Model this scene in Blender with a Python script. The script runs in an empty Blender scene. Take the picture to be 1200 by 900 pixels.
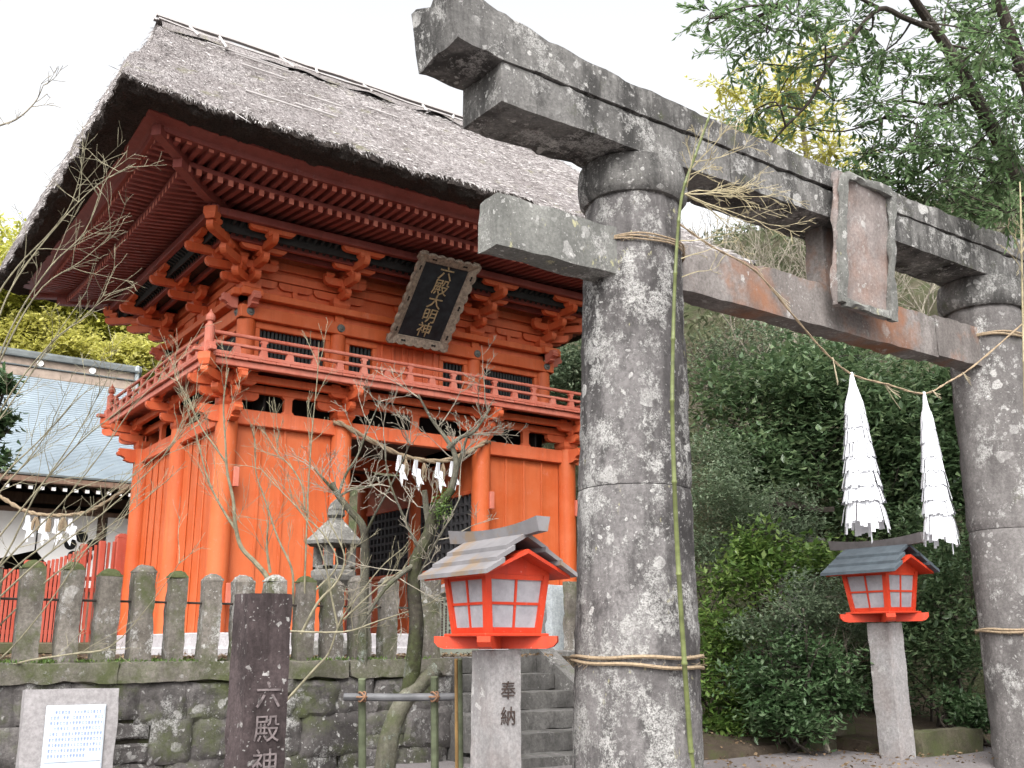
import bpy, math, random
import numpy as np
from mathutils import Vector, Matrix, noise as mnoise
R = math.radians
random.seed(7)
rng = np.random.default_rng(7)
SC = bpy.context.scene
COL = SC.collection

# ------------------------------------------------------------------ camera, sky, sun, exposure
cam_d = bpy.data.cameras.new('camera')
cam = bpy.data.objects.new('camera', cam_d)
COL.objects.link(cam)
cam_d.sensor_width = 36.0
cam_d.lens = 1209.66 / 1200.0 * 36.0
cam_d.clip_start = 0.05
cam_d.clip_end = 1000.0
cam.location = (0.0, 0.0, 1.1)
cam.rotation_euler = (Matrix.Rotation(R(-35.058), 3, 'Z') @ Matrix.Rotation(R(90 + 14.266), 3, 'X')
                      @ Matrix.Rotation(R(-0.0975), 3, 'Z')).to_euler()
SC.camera = cam

SUN_ELEV, SUN_AZ = 50.0, 224.0       # azimuth: direction the light comes from, degrees clockwise from +Y
world = bpy.data.worlds.new('World')
SC.world = world
world.use_nodes = True
wn = world.node_tree
wn.nodes.clear()
sky = wn.nodes.new('ShaderNodeTexSky')
sky.sky_type = 'NISHITA'
sky.sun_disc = False
sky.sun_elevation = R(SUN_ELEV)
sky.sun_rotation = R(SUN_AZ)
sky.air_density = 1.0
sky.dust_density = 6.0
sky.ozone_density = 1.0
hs = wn.nodes.new('ShaderNodeHueSaturation')
hs.inputs['Saturation'].default_value = 0.10      # thin white cloud over the whole sky
bg = wn.nodes.new('ShaderNodeBackground')
bg.inputs['Strength'].default_value = 0.15
wo = wn.nodes.new('ShaderNodeOutputWorld')
wn.links.new(sky.outputs[0], hs.inputs['Color'])
wn.links.new(hs.outputs[0], bg.inputs['Color'])
wn.links.new(bg.outputs[0], wo.inputs['Surface'])

sun_d = bpy.data.lights.new('sun', 'SUN')
sun_d.energy = 0.5
sun_d.angle = R(40)
sun_d.color = (1.0, 0.95, 0.88)
sun = bpy.data.objects.new('sun', sun_d)
COL.objects.link(sun)
az, el = R(SUN_AZ), R(SUN_ELEV)
to_sun = Vector((math.sin(az) * math.cos(el), math.cos(az) * math.cos(el), math.sin(el)))
sun.rotation_euler = to_sun.to_track_quat('Z', 'Y').to_euler()

vs = SC.view_settings
vs.view_transform = 'Standard'
vs.look = 'None'
vs.exposure = 1.55
vs.gamma = 1.0
vs.use_curve_mapping = False
SC.cycles.use_denoising = True
SC.cycles.max_bounces = 6
SC.cycles.diffuse_bounces = 4
SC.cycles.transparent_max_bounces = 8

# ------------------------------------------------------------------ helpers: objects
ORIGIN = {}


def tag(o, label=None, cat=None, group=None, kind=None):
    if label: o['label'] = label
    if cat: o['category'] = cat
    if group: o['group'] = group
    if kind: o['kind'] = kind
    return o


def thing(name, loc, label, cat, group=None):
    o = bpy.data.objects.new(name, None)
    o.empty_display_size = 0.1
    COL.objects.link(o)
    o.location = loc
    ORIGIN[o.name] = Vector(loc)
    return tag(o, label, cat, group)


def link(name, mesh, parent=None, loc=None):
    """mesh holds world coordinates when loc is None; otherwise it is placed at loc (world)"""
    o = bpy.data.objects.new(name, mesh)
    COL.objects.link(o)
    po = ORIGIN.get(parent.name, Vector((0, 0, 0))) if parent else Vector((0, 0, 0))
    if parent:
        o.parent = parent
    p = Vector(loc) if loc is not None else Vector((0, 0, 0))
    o.location = p - po
    ORIGIN[o.name] = p
    return o


def set_mat(me, mat):
    me.materials.append(M[mat] if isinstance(mat, str) else mat)


class MB:
    def __init__(s):
        s.v = []
        s.f = []

    def add(s, vs_, fs):
        b = len(s.v)
        s.v.extend(vs_)
        s.f.extend([tuple(i + b for i in f) for f in fs])
        return s

    def box(s, x0, x1, y0, y1, z0, z1, c=0.0, mtx=None):
        if x0 > x1: x0, x1 = x1, x0
        if y0 > y1: y0, y1 = y1, y0
        if z0 > z1: z0, z1 = z1, z0
        c = min(c, (x1 - x0) * .3, (y1 - y0) * .3, (z1 - z0) * .3)
        if c <= 0:
            vs_ = [(x, y, z) for x in (x0, x1) for y in (y0, y1) for z in (z0, z1)]
            fs = [(0, 1, 3, 2), (4, 6, 7, 5), (0, 4, 5, 1), (2, 3, 7, 6), (0, 2, 6, 4), (1, 5, 7, 3)]
        else:
            vs_ = []
            for ix, x in enumerate((x0, x1)):
                for iy, y in enumerate((y0, y1)):
                    for iz, z in enumerate((z0, z1)):
                        xi = x + (c if ix == 0 else -c)
                        yi = y + (c if iy == 0 else -c)
                        zi = z + (c if iz == 0 else -c)
                        vs_ += [(x, yi, zi), (xi, y, zi), (xi, yi, z)]
            def I(ix, iy, iz, k): return (ix * 4 + iy * 2 + iz) * 3 + k
            fs = []
            for ix in (0, 1):
                q = [I(ix, 0, 0, 0), I(ix, 0, 1, 0), I(ix, 1, 1, 0), I(ix, 1, 0, 0)]
                fs.append(tuple(q if ix == 0 else q[::-1]))
            for iy in (0, 1):
                q = [I(0, iy, 0, 1), I(1, iy, 0, 1), I(1, iy, 1, 1), I(0, iy, 1, 1)]
                fs.append(tuple(q if iy == 0 else q[::-1]))
            for iz in (0, 1):
                q = [I(0, 0, iz, 2), I(0, 1, iz, 2), I(1, 1, iz, 2), I(1, 0, iz, 2)]
                fs.append(tuple(q if iz == 0 else q[::-1]))
            for iy in (0, 1):
                for iz in (0, 1):
                    fs.append((I(0, iy, iz, 1), I(1, iy, iz, 1), I(1, iy, iz, 2), I(0, iy, iz, 2)))
            for ix in (0, 1):
                for iz in (0, 1):
                    fs.append((I(ix, 0, iz, 0), I(ix, 1, iz, 0), I(ix, 1, iz, 2), I(ix, 0, iz, 2)))
            for ix in (0, 1):
                for iy in (0, 1):
                    fs.append((I(ix, iy, 0, 0), I(ix, iy, 1, 0), I(ix, iy, 1, 1), I(ix, iy, 0, 1)))
            for ix in (0, 1):
                for iy in (0, 1):
                    for iz in (0, 1):
                        fs.append((I(ix, iy, iz, 0), I(ix, iy, iz, 1), I(ix, iy, iz, 2)))
        if mtx is not None:
            vs_ = [tuple(mtx @ Vector(v)) for v in vs_]
        return s.add(vs_, fs)

    def prism(s, poly, axis, a0, a1, mtx=None):
        """poly: 2-D outline; axis 0: poly is (y,z), 1: (x,z), 2: (x,y); extruded a0..a1"""
        n = len(poly)
        def p3(p, a):
            if axis == 0: return (a, p[0], p[1])
            if axis == 1: return (p[0], a, p[1])
            return (p[0], p[1], a)
        vs_ = [p3(p, a0) for p in poly] + [p3(p, a1) for p in poly]
        if mtx is not None:
            vs_ = [tuple(mtx @ Vector(v)) for v in vs_]
        fs = [tuple(range(n - 1, -1, -1)), tuple(range(n, 2 * n))]
        fs += [(i, (i + 1) % n, n + (i + 1) % n, n + i) for i in range(n)]
        return s.add(vs_, fs)

    def tube(s, pts, rad, n=8, cap=True):
        pts = [Vector(p) for p in pts]
        m = len(pts)
        rs = rad if isinstance(rad, (list, tuple)) else [rad] * m
        b = len(s.v)
        t = (pts[1] - pts[0]).normalized()
        a = t.orthogonal().normalized()
        for i, p in enumerate(pts):
            if i == 0: t = pts[1] - pts[0]
            elif i == m - 1: t = pts[-1] - pts[-2]
            else: t = pts[i + 1] - pts[i - 1]
            t = t.normalized() if t.length > 1e-9 else Vector((0, 0, 1))
            a = (a - t * a.dot(t))
            a = a.normalized() if a.length > 1e-6 else t.orthogonal().normalized()
            bb = t.cross(a)
            for k in range(n):
                th = 2 * math.pi * k / n
                s.v.append(tuple(p + (a * math.cos(th) + bb * math.sin(th)) * rs[i]))
        for i in range(m - 1):
            for k in range(n):
                k2 = (k + 1) % n
                s.f.append((b + i * n + k, b + i * n + k2, b + (i + 1) * n + k2, b + (i + 1) * n + k))
        if cap:
            s.f.append(tuple(b + k for k in range(n - 1, -1, -1)))
            s.f.append(tuple(b + (m - 1) * n + k for k in range(n)))
        return s

    def lathe(s, cx, cy, prof, n=16):
        b = len(s.v)
        for (r, z) in prof:
            for k in range(n):
                th = 2 * math.pi * k / n
                s.v.append((cx + r * math.cos(th), cy + r * math.sin(th), z))
        for i in range(len(prof) - 1):
            for k in range(n):
                k2 = (k + 1) % n
                s.f.append((b + i * n + k, b + i * n + k2, b + (i + 1) * n + k2, b + (i + 1) * n + k))
        s.f.append(tuple(b + k for k in range(n - 1, -1, -1)))
        s.f.append(tuple(b + (len(prof) - 1) * n + k for k in range(n)))
        return s

    def grid_box(s, dims, segs, fn):
        """surface of a subdivided box, each point (a,b,c in 0..1) mapped by fn to 3-D"""
        nx, ny, nz = segs
        idx = {}
        def vid(i, j, k):
            key = (i, j, k)
            if key not in idx:
                idx[key] = len(s.v)
                s.v.append(tuple(fn(i / nx, j / ny, k / nz)))
            return idx[key]
        for i in range(nx):
            for j in range(ny):
                s.f.append((vid(i, j, 0), vid(i, j + 1, 0), vid(i + 1, j + 1, 0), vid(i + 1, j, 0)))
                s.f.append((vid(i, j, nz), vid(i + 1, j, nz), vid(i + 1, j + 1, nz), vid(i, j + 1, nz)))
        for i in range(nx):
            for k in range(nz):
                s.f.append((vid(i, 0, k), vid(i + 1, 0, k), vid(i + 1, 0, k + 1), vid(i, 0, k + 1)))
                s.f.append((vid(i, ny, k), vid(i, ny, k + 1), vid(i + 1, ny, k + 1), vid(i + 1, ny, k)))
        for j in range(ny):
            for k in range(nz):
                s.f.append((vid(0, j, k), vid(0, j, k + 1), vid(0, j + 1, k + 1), vid(0, j + 1, k)))
                s.f.append((vid(nx, j, k), vid(nx, j + 1, k), vid(nx, j + 1, k + 1), vid(nx, j, k + 1)))
        return s

    def mesh(s, name, mat, smooth=False, off=None, sharp=36):
        me = bpy.data.meshes.new(name)
        vs_ = s.v
        if off is not None:
            vs_ = [(x - off[0], y - off[1], z - off[2]) for x, y, z in s.v]
        me.from_pydata(vs_, [], s.f)
        set_mat(me, mat)
        if smooth:
            me.polygons.foreach_set('use_smooth', [True] * len(me.polygons))
            me.set_sharp_from_angle(angle=R(sharp))
        me.update()
        return me

    def build(s, name, mat, parent=None, smooth=False, label=None):
        o = link(name, s.mesh(name, mat, smooth), parent)
        if label: o['label'] = label
        return o


def rough_box(mb, x0, x1, y0, y1, z0, z1, seg=0.08, amp=0.01, er=0.03, warp=None, seed=0.0):
    """a hewn stone block: eroded edges, uneven faces; warp maps the finished point"""
    dx, dy, dz = x1 - x0, y1 - y0, z1 - z0
    n = [max(2, int(round(d / seg))) for d in (dx, dy, dz)]
    def fn(a, b, c):
        p = Vector((x0 + a * dx, y0 + b * dy, z0 + c * dz))
        ex = min(a, 1 - a) * dx
        ey = min(b, 1 - b) * dy
        ez = min(c, 1 - c) * dz
        ds = sorted((ex, ey, ez))
        e = 0.0
        if ds[1] < er:
            e = (er - ds[1])
        ctr = Vector(((x0 + x1) / 2, (y0 + y1) / 2, (z0 + z1) / 2))
        q = p + Vector((seed, seed * 1.7, seed * .3))
        nv = mnoise.noise_vector(q * 5.0) * amp + mnoise.noise_vector(q * 16.0) * amp * .55
        if e > 0:
            d = Vector((-(a > .5) + (a < .5) if ex < er else 0, -(b > .5) + (b < .5) if ey < er else 0,
                        -(c > .5) + (c < .5) if ez < er else 0))
            p = p + d * e * max(0.0, .15 + .6 * mnoise.noise(q * 6.0) + .3 * mnoise.noise(q * 15.0))
        p = p + nv
        return warp(p) if warp else p
    mb.grid_box(None, n, fn)
    return mb


def text_mesh(body, size, extrude, mat, mtx, name='lettering'):
    """upright glyph mesh: text lies in its local XY plane, mtx carries it into the world"""
    cu = bpy.data.curves.new('tmp_text', 'FONT')
    cu.body = body
    cu.size = size
    cu.extrude = extrude
    cu.align_x = 'CENTER'
    cu.align_y = 'CENTER'
    cu.resolution_u = 2
    o = bpy.data.objects.new('tmp_text', cu)
    COL.objects.link(o)
    me = bpy.data.meshes.new_from_object(o)
    bpy.data.objects.remove(o)
    bpy.data.curves.remove(cu)
    me.name = name
    me.materials.clear()
    set_mat(me, mat)
    me.transform(mtx)
    me.update()
    return me


def frame_mtx(origin, xdir, ydir):
    x = Vector(xdir).normalized()
    y = Vector(ydir)
    y = (y - x * y.dot(x)).normalized()
    z = x.cross(y)
    m = Matrix((x, y, z)).transposed().to_4x4()
    m.translation = Vector(origin)
    return m


def leaf_mesh(name, pos, d, side, length, width, mat, fold=0.25):
    """folded two-triangle leaves; pos,d,side are (N,3), length,width (N,)"""
    n = len(pos)
    d = d / np.maximum(np.linalg.norm(d, axis=1, keepdims=True), 1e-6)
    side = side - d * np.sum(side * d, axis=1, keepdims=True)
    side = side / np.maximum(np.linalg.norm(side, axis=1, keepdims=True), 1e-6)
    nor = np.cross(d, side)
    L = length[:, None]
    W = width[:, None]
    v = np.empty((n, 4, 3), dtype=np.float32)
    v[:, 0] = pos
    v[:, 1] = pos + d * L * .5 + side * W * .5 + nor * W * fold
    v[:, 2] = pos + d * L
    v[:, 3] = pos + d * L * .5 - side * W * .5 + nor * W * fold
    me = bpy.data.meshes.new(name)
    me.vertices.add(n * 4)
    me.vertices.foreach_set('co', v.ravel())
    tri = np.array([[0, 1, 2], [0, 2, 3]], dtype=np.int32)
    idx = (np.arange(n, dtype=np.int32)[:, None, None] * 4 + tri[None]).ravel()
    me.loops.add(len(idx))
    me.loops.foreach_set('vertex_index', idx)
    me.polygons.add(n * 2)
    me.polygons.foreach_set('loop_start', np.arange(0, len(idx), 3, dtype=np.int32))
    me.polygons.foreach_set('loop_total', np.full(n * 2, 3, dtype=np.int32))
    set_mat(me, mat)
    me.update(calc_edges=True)
    return me


def unit(n):
    v = rng.normal(size=(n, 3))
    return v / np.linalg.norm(v, axis=1, keepdims=True)


def foliage(name, lobes, clumps_per, per_clump, leaf, mat, parent, clump_r=0.12, squash=0.8, droop=0.0, inner=0.25):
    """lobes: [((x,y,z), r)]; leaves sit in small clumps spread over and in the lobes"""
    P, Dr = [], []
    sub = []
    for (c, r) in lobes:            # break every lobe into billows with gaps between them
        k = 11
        for q in range(k):
            u = unit(1)[0]
            u[2] = u[2] * .8 + .1
            rr = r * rng.uniform(.30, .48)
            sub.append((tuple(np.array(c) + u * r * rng.uniform(.45, .85) * np.array([1, 1, squash])), rr))
    lobes = sub
    clumps_per = clumps_per * .62
    for (c, r) in lobes:
        k = max(6, int(clumps_per * (r / 0.5) ** 2))
        n = unit(k)
        n[:, 2] *= squash
        rad = r * np.where(rng.random(k) < inner, rng.uniform(.3, .8, k), rng.uniform(.8, 1.08, k))
        # bumpy outline
        bump = np.array([mnoise.noise(Vector(c) + Vector(q) * 1.9) for q in n])
        cc = np.array(c)[None] + n * (rad * (1 + .35 * bump))[:, None]
        for i in range(k):
            m = int(per_clump * rng.uniform(.6, 1.4))
            P.append(cc[i] + rng.normal(size=(m, 3)) * clump_r * np.array([1, 1, .7]))
            Dr.append(np.repeat(n[i][None], m, 0))
    P = np.concatenate(P)
    Dr = np.concatenate(Dr)
    n = len(P)
    d = Dr * .7 + unit(n) * .9 + np.array([0, 0, -droop])
    d[:, 2] *= .55
    side = np.cross(d, np.array([0, 0, 1.0])) + unit(n) * .28
    L = leaf * rng.uniform(.65, 1.25, n)
    return link(name, leaf_mesh(name, P, d, side, L, L * rng.uniform(.4, .55, n), mat), parent)


def twig(mb, p, d, length, r, level, up=0.3, spread=0.7, kids=5, wob=0.18, tips=None, minr=0.0022):
    """a tapering crooked twig with side twigs"""
    nseg = 5 if level else 4
    pts, rs = [Vector(p)], [r]
    d = Vector(d).normalized()
    for i in range(nseg):
        d = (d + Vector((random.gauss(0, wob), random.gauss(0, wob), random.gauss(0, wob) + up * .12))).normalized()
        pts.append(pts[-1] + d * length / nseg)
        rs.append(max(minr, r * (1 - .8 * (i + 1) / nseg)))
    mb.tube(pts, rs, 5 if r > .01 else 4, cap=False)
    if tips is not None:
        tips.append((pts[-1], d))
    if level <= 0:
        return
    for k in range(kids):
        t = random.uniform(.25, .97)
        i = min(nseg - 1, int(t * nseg))
        q = pts[i].lerp(pts[i + 1], t * nseg - i)
        dd = (pts[i + 1] - pts[i]).normalized()
        side = dd.cross(Vector((random.gauss(0, 1), random.gauss(0, 1), random.gauss(0, 1)))).normalized()
        nd = (dd + side * random.uniform(.5, 1.1) * spread / .7 + Vector((0, 0, up * .4))).normalized()
        twig(mb, q, nd, length * random.uniform(.35, .6) * (1 - .4 * t), max(minr, rs[i] * .6), level - 1, up, spread, max(2, kids - 1), wob, tips, minr)


def limb(mb, pts, r0, r1, n=8):
    """smooth limb through the given points"""
    P = [Vector(p) for p in pts]
    out = []
    for i in range(len(P) - 1):
        a = P[i - 1] if i > 0 else P[i]
        b, c = P[i], P[i + 1]
        e = P[i + 2] if i + 2 < len(P) else P[i + 1]
        for k in range(4):
            t = k / 4
            out.append(.5 * ((2 * b) + (c - a) * t + (2 * a - 5 * b + 4 * c - e) * t * t + (3 * b - a - 3 * c + e) * t ** 3))
    out.append(P[-1])
    m = len(out)
    mb.tube(out, [r0 + (r1 - r0) * i / (m - 1) for i in range(m)], n)
    return out


# ------------------------------------------------------------------ materials
M = {}


class NT:
    def __init__(s, name):
        s.m = bpy.data.materials.new(name)
        s.m.use_nodes = True
        s.t = s.m.node_tree
        s.t.nodes.clear()
        s.out = s.t.nodes.new('ShaderNodeOutputMaterial')
        s.b = s.t.nodes.new('ShaderNodeBsdfPrincipled')
        s.t.links.new(s.b.outputs[0], s.out.inputs[0])
        g = s.t.nodes.new('ShaderNodeNewGeometry')
        s.geo = g
        s.pos = g.outputs['Position']
        M[name] = s.m

    def map(s, scale, loc=(0, 0, 0)):
        n = s.t.nodes.new('ShaderNodeMapping')
        n.inputs['Scale'].default_value = scale
        n.inputs['Location'].default_value = loc
        s.t.links.new(s.pos, n.inputs['Vector'])
        return n.outputs[0]

    def noise(s, scale, detail=5, rough=.6, vec=None, dist=0.0):
        n = s.t.nodes.new('ShaderNodeTexNoise')
        n.inputs['Scale'].default_value = scale
        n.inputs['Detail'].default_value = detail
        n.inputs['Roughness'].default_value = rough
        n.inputs['Distortion'].default_value = dist
        s.t.links.new(vec if vec is not None else s.pos, n.inputs['Vector'])
        return n.outputs['Fac']

    def voro(s, scale, vec=None, feature='F1'):
        n = s.t.nodes.new('ShaderNodeTexVoronoi')
        n.feature = feature
        n.inputs['Scale'].default_value = scale
        s.t.links.new(vec if vec is not None else s.pos, n.inputs['Vector'])
        return n.outputs['Distance']

    def ramp(s, fac, stops, interp='LINEAR'):
        n = s.t.nodes.new('ShaderNodeValToRGB')
        n.color_ramp.interpolation = interp
        cr = n.color_ramp
        while len(cr.elements) < len(stops):
            cr.elements.new(.5)
        for e, (p, c) in zip(cr.elements, stops):
            e.position = p
            e.color = (c[0], c[1], c[2], 1) if not isinstance(c, (int, float)) else (c, c, c, 1)
        s.t.links.new(fac, n.inputs[0])
        return n.outputs[0]

    def mix(s, fac, a, b, mode='MIX'):
        n = s.t.nodes.new('ShaderNodeMix')
        n.data_type = 'RGBA'
        n.blend_type = mode
        for sock, val in ((n.inputs[0], fac), (n.inputs[6], a), (n.inputs[7], b)):
            if hasattr(val, 'is_linked') or hasattr(val, 'links'):
                s.t.links.new(val, sock)
            elif isinstance(val, (int, float)):
                sock.default_value = val
            else:
                sock.default_value = (val[0], val[1], val[2], 1)
        return n.outputs[2]

    def math(s, op, a, b=0.0):
        n = s.t.nodes.new('ShaderNodeMath')
        n.operation = op
        for sock, val in ((n.inputs[0], a), (n.inputs[1], b)):
            if isinstance(val, (int, float)): sock.default_value = val
            else: s.t.links.new(val, sock)
        return n.outputs[0]

    def color(s, c):
        if isinstance(c, tuple): s.b.inputs['Base Color'].default_value = (c[0], c[1], c[2], 1)
        else: s.t.links.new(c, s.b.inputs['Base Color'])
        return s

    def rough(s, r):
        if isinstance(r, (int, float)): s.b.inputs['Roughness'].default_value = r
        else: s.t.links.new(r, s.b.inputs['Roughness'])
        return s

    def spec(s, v):
        s.b.inputs['Specular IOR Level'].default_value = v
        return s

    def bump(s, h, strength=.4, dist=.02):
        n = s.t.nodes.new('ShaderNodeBump')
        n.inputs['Strength'].default_value = strength
        n.inputs['Distance'].default_value = dist
        s.t.links.new(h, n.inputs['Height'])
        s.t.links.new(n.outputs[0], s.b.inputs['Normal'])
        return s


def paint(name, base, fade, wear=.55, rough=.55, streak=True):
    """old vermilion paint on timber: faded patches, grain, fine chips"""
    n = NT(name)
    a = n.noise(2.2, 6, .65)
    b = n.noise(1.0, 6, .6, n.map((9, 9, .7)))
    c = n.mix(n.ramp(a, [(.38, 0.), (.68, 1.)]), base, fade)
    dk = tuple(x * .72 for x in base)
    c = n.mix(n.ramp(b, [(.45, 0.), (.75, wear)]), c, dk)
    chips = n.noise(60, 3, .5)
    c = n.mix(n.ramp(chips, [(.68, 0.), (.74, .55)]), c, tuple(min(1, x * .8 + .18) for x in fade))
    # each timber weathered a little differently; rain runs and grime
    oi = n.t.nodes.new('ShaderNodeObjectInfo')
    c = n.mix(n.ramp(oi.outputs['Random'], [(0., .22), (.5, 0.)]), c, tuple(x * .66 for x in base))
    c = n.mix(n.ramp(oi.outputs['Random'], [(.5, 0.), (1., .38)]), c, fade)
    run = n.noise(1.0, 7, .7, n.map((14, 14, .9), (2, 5, 8)))
    c = n.mix(n.ramp(run, [(.56, 0.), (.72, .5)]), c, tuple(x * .42 + .02 for x in base))
    blot = n.noise(7, 7, .75, n.map((1, 1, .6), (9, 2, 4)))
    c = n.mix(n.ramp(blot, [(.60, 0.), (.70, .35)]), c, tuple(min(1, x * .75 + .14) for x in fade))
    n.color(c).rough(rough).spec(.3)
    n.bump(n.mix(.5, n.noise(1.0, 5, .6, n.map((40, 40, 5))), run), .25, .012)
    return n


def stone(name, dark, mid, lichen=.5, spots=.5, moss=0.0, stain=.4, pale=(.50, .49, .47), mosscol=(.062, .072, .030), sc=1.0, bumps=.5,
          rust=0.0, yellow=0.0):
    """weathered stone: mottled body, dark runs, crusty pale lichen in blotches of every size, moss"""
    n = NT(name)
    wob = n.t.nodes.new('ShaderNodeTexNoise')
    wob.inputs['Scale'].default_value = 9 * sc
    wob.inputs['Detail'].default_value = 4
    n.t.links.new(n.pos, wob.inputs['Vector'])
    vm = n.t.nodes.new('ShaderNodeVectorMath')
    vm.operation = 'MULTIPLY_ADD'
    vm.inputs[1].default_value = (.13 / sc, .13 / sc, .13 / sc)
    n.t.links.new(wob.outputs['Color'], vm.inputs[0])
    n.t.links.new(n.pos, vm.inputs[2])
    wv = vm.outputs[0]
    big = n.noise(1.5 * sc, 9, .72)
    c = n.mix(n.ramp(big, [(.32, 0.), (.66, 1.)]), dark, mid)
    fine = n.noise(38 * sc, 6, .75)
    c = n.mix(n.ramp(fine, [(.38, .55), (.62, 0.)]), c, tuple(x * .5 for x in dark))
    st = n.noise(2.4 * sc, 7, .7, n.map((1, 1, .16), (3, 1, 0)))
    c = n.mix(n.ramp(st, [(.47, 0.), (.60, stain)]), c, tuple(x * .34 for x in dark))
    alg = n.noise(2.9 * sc, 9, .78, n.map((1, 1, .55), (8, 3, 6)))
    c = n.mix(n.ramp(alg, [(.49, 0.), (.58, stain * .85)]), c, tuple(x * .26 for x in dark))
    if rust > 0:
        ru = n.noise(1.3 * sc, 5, .65, n.map((1, 1, .8), (11, 4, 2)))
        c = n.mix(n.ramp(ru, [(.47, 0.), (.60, rust)]), c, (.26, .115, .06))
    if moss > 0:
        mo = n.noise(2.3 * sc, 8, .75, n.map((1, 1, 1), (7, 2, 5)))
        c = n.mix(n.ramp(mo, [(.66 - .3 * moss, 0.), (.78 - .24 * moss, .9)]), c,
                  n.mix(n.noise(60, 4, .8), tuple(x * .55 for x in mosscol), tuple(x * 1.7 for x in mosscol)))
    pc = n.mix(n.noise(16 * sc, 5, .7), tuple(x * .60 for x in pale), pale)
    # broad crusts, broken up by grain
    li = n.noise(3.4 * sc, 11, .80, n.map((1, 1, .8), (1, 9, 3)))
    grain = n.noise(95, 4, .7)
    crust = n.math('MULTIPLY', n.ramp(li, [(.64 - .15 * lichen, 0.), (.69 - .15 * lichen, 1.)]), n.ramp(n.mix(.4, grain, fine), [(.42, .05), (.55, 1.)]))
    c = n.mix(crust, c, pc)
    # separate rounded colonies of uneven size, only where the stone favours them
    tot = crust
    gate_ = n.noise(2.2 * sc, 5, .65, n.map((1, 1, .6), (5, 5, 1)))
    gm = n.ramp(gate_, [(.62 - .28 * spots, 0.), (.72 - .22 * spots, 1.)])
    for s_, w_ in ((6 * sc, .75), (17 * sc, .75), (48 * sc, .6)):
        v = n.t.nodes.new('ShaderNodeTexVoronoi')
        v.inputs['Scale'].default_value = s_
        n.t.links.new(wv, v.inputs['Vector'])
        sepc = n.t.nodes.new('ShaderNodeSeparateColor')
        n.t.links.new(v.outputs['Color'], sepc.inputs[0])
        rad = n.ramp(sepc.outputs[0], [(.62, 0.), (1., .42)])
        m_ = n.ramp(n.math('SUBTRACT', rad, v.outputs['Distance']), [(.0, 0.), (.05, w_)])
        m_ = n.math('MULTIPLY', n.math('MULTIPLY', m_, gm), n.ramp(grain, [(.34, .2), (.52, 1.)]))
        c = n.mix(m_, c, n.mix(sepc.outputs[1], tuple(x * .7 for x in pale), tuple(min(.62, x * 1.15) for x in pale)))
        tot = n.math('MAXIMUM', tot, m_)
    if yellow > 0:
        yl = n.noise(9 * sc, 6, .7, n.map((1, 1, .5), (2, 7, 9)))
        c = n.mix(n.ramp(yl, [(.66 - .08 * yellow, 0.), (.69 - .08 * yellow, .7)]), c, (.40, .38, .22))
    n.color(c).rough(.93).spec(.15)
    h = n.mix(.4, n.noise(9 * sc, 9, .75), tot)
    n.bump(n.mix(.35, h, fine), bumps, .03)
    return n


def plain(name, c, rough=.6, var=.25, sc=8.0, spec=.3, bumps=.15, stretch=(1, 1, 1)):
    n = NT(name)
    f = n.noise(sc, 5, .6, n.map(stretch))
    n.color(n.mix(n.ramp(f, [(.3, 0.), (.7, 1.)]), tuple(x * (1 - var) for x in c), tuple(min(1, x * (1 + var)) for x in c)))
    n.rough(rough).spec(spec)
    if bumps: n.bump(n.noise(sc * 4, 4, .6, n.map(stretch)), bumps, .01)
    return n


def leafmat(name, a, b, c, gloss=.45, trans=.35, dead=None):
    n = NT(name)
    rnd = n.geo.outputs['Random Per Island']
    patch = n.noise(2.6, 3, .55)
    col = n.ramp(rnd, [(0., a), (.55, b), (1., c)])
    col = n.mix(n.ramp(patch, [(.35, .4), (.6, 0.)]), col, tuple(x * .6 for x in a))
    if dead:
        col = n.mix(n.ramp(rnd, [(.93, 0.), (.95, 1.)]), col, dead)
    n.color(col).rough(gloss).spec(.4)
    tr = n.t.nodes.new('ShaderNodeBsdfTranslucent')
    n.t.links.new(col, tr.inputs['Color'])
    ms = n.t.nodes.new('ShaderNodeMixShader')
    ms.inputs[0].default_value = trans
    n.t.links.new(n.b.outputs[0], ms.inputs[1])
    n.t.links.new(tr.outputs[0], ms.inputs[2])
    n.t.links.new(ms.outputs[0], n.out.inputs[0])
    return n


paint('vermilion_wall', (.51, .095, .022), (.55, .135, .050))
paint('vermilion_beam', (.57, .100, .030), (.60, .150, .065))
paint('vermilion_faded', (.47, .115, .070), (.53, .200, .145))
paint('eave_shade_red', (.215, .050, .040), (.28, .078, .064))  # older, redder paint with the shade under the eaves darkened into its colour
paint('red_fence', (.36, .060, .032), (.42, .100, .070))
paint('pink_board', (.45, .110, .095), (.50, .150, .130))
paint('scarlet', (.50, .036, .012), (.55, .062, .024), wear=.5, rough=.48)
plain('black_board', (.020, .018, .017), .8, .3)
plain('dark_slat', (.022, .024, .024), .7, .3)
plain('lattice_grey', (.055, .055, .058), .7, .3)
plain('dark_timber', (.075, .050, .038), .75, .35, 3, stretch=(6, 6, 1))
plain('brown_timber', (.17, .105, .075), .7, .3, 3, stretch=(6, 6, 1))
plain('iron', (.035, .028, .024), .6, .4, 20)
plain('bronze', (.10, .105, .095), .5, .4, 25)
plain('paper', (.66, .67, .70), .8, .03, 30)
plain('rope', (.27, .205, .135), .9, .35, 60)
plain('straw', (.42, .36, .25), .9, .3, 40)
plain('dry_bamboo', (.36, .31, .19), .6, .3, 20)
plain('green_bamboo', (.125, .145, .055), .35, .3, 6, stretch=(1, 1, 3))
plain('weathered_bamboo', (.10, .115, .07), .55, .4, 6, stretch=(1, 1, 2))
plain('grey_bamboo', (.10, .10, .105), .55, .35, 8)
plain('brown_pole', (.23, .14, .055), .6, .35, 8)
plain('twig_grey', (.24, .215, .17), .85, .4, 20)
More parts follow.
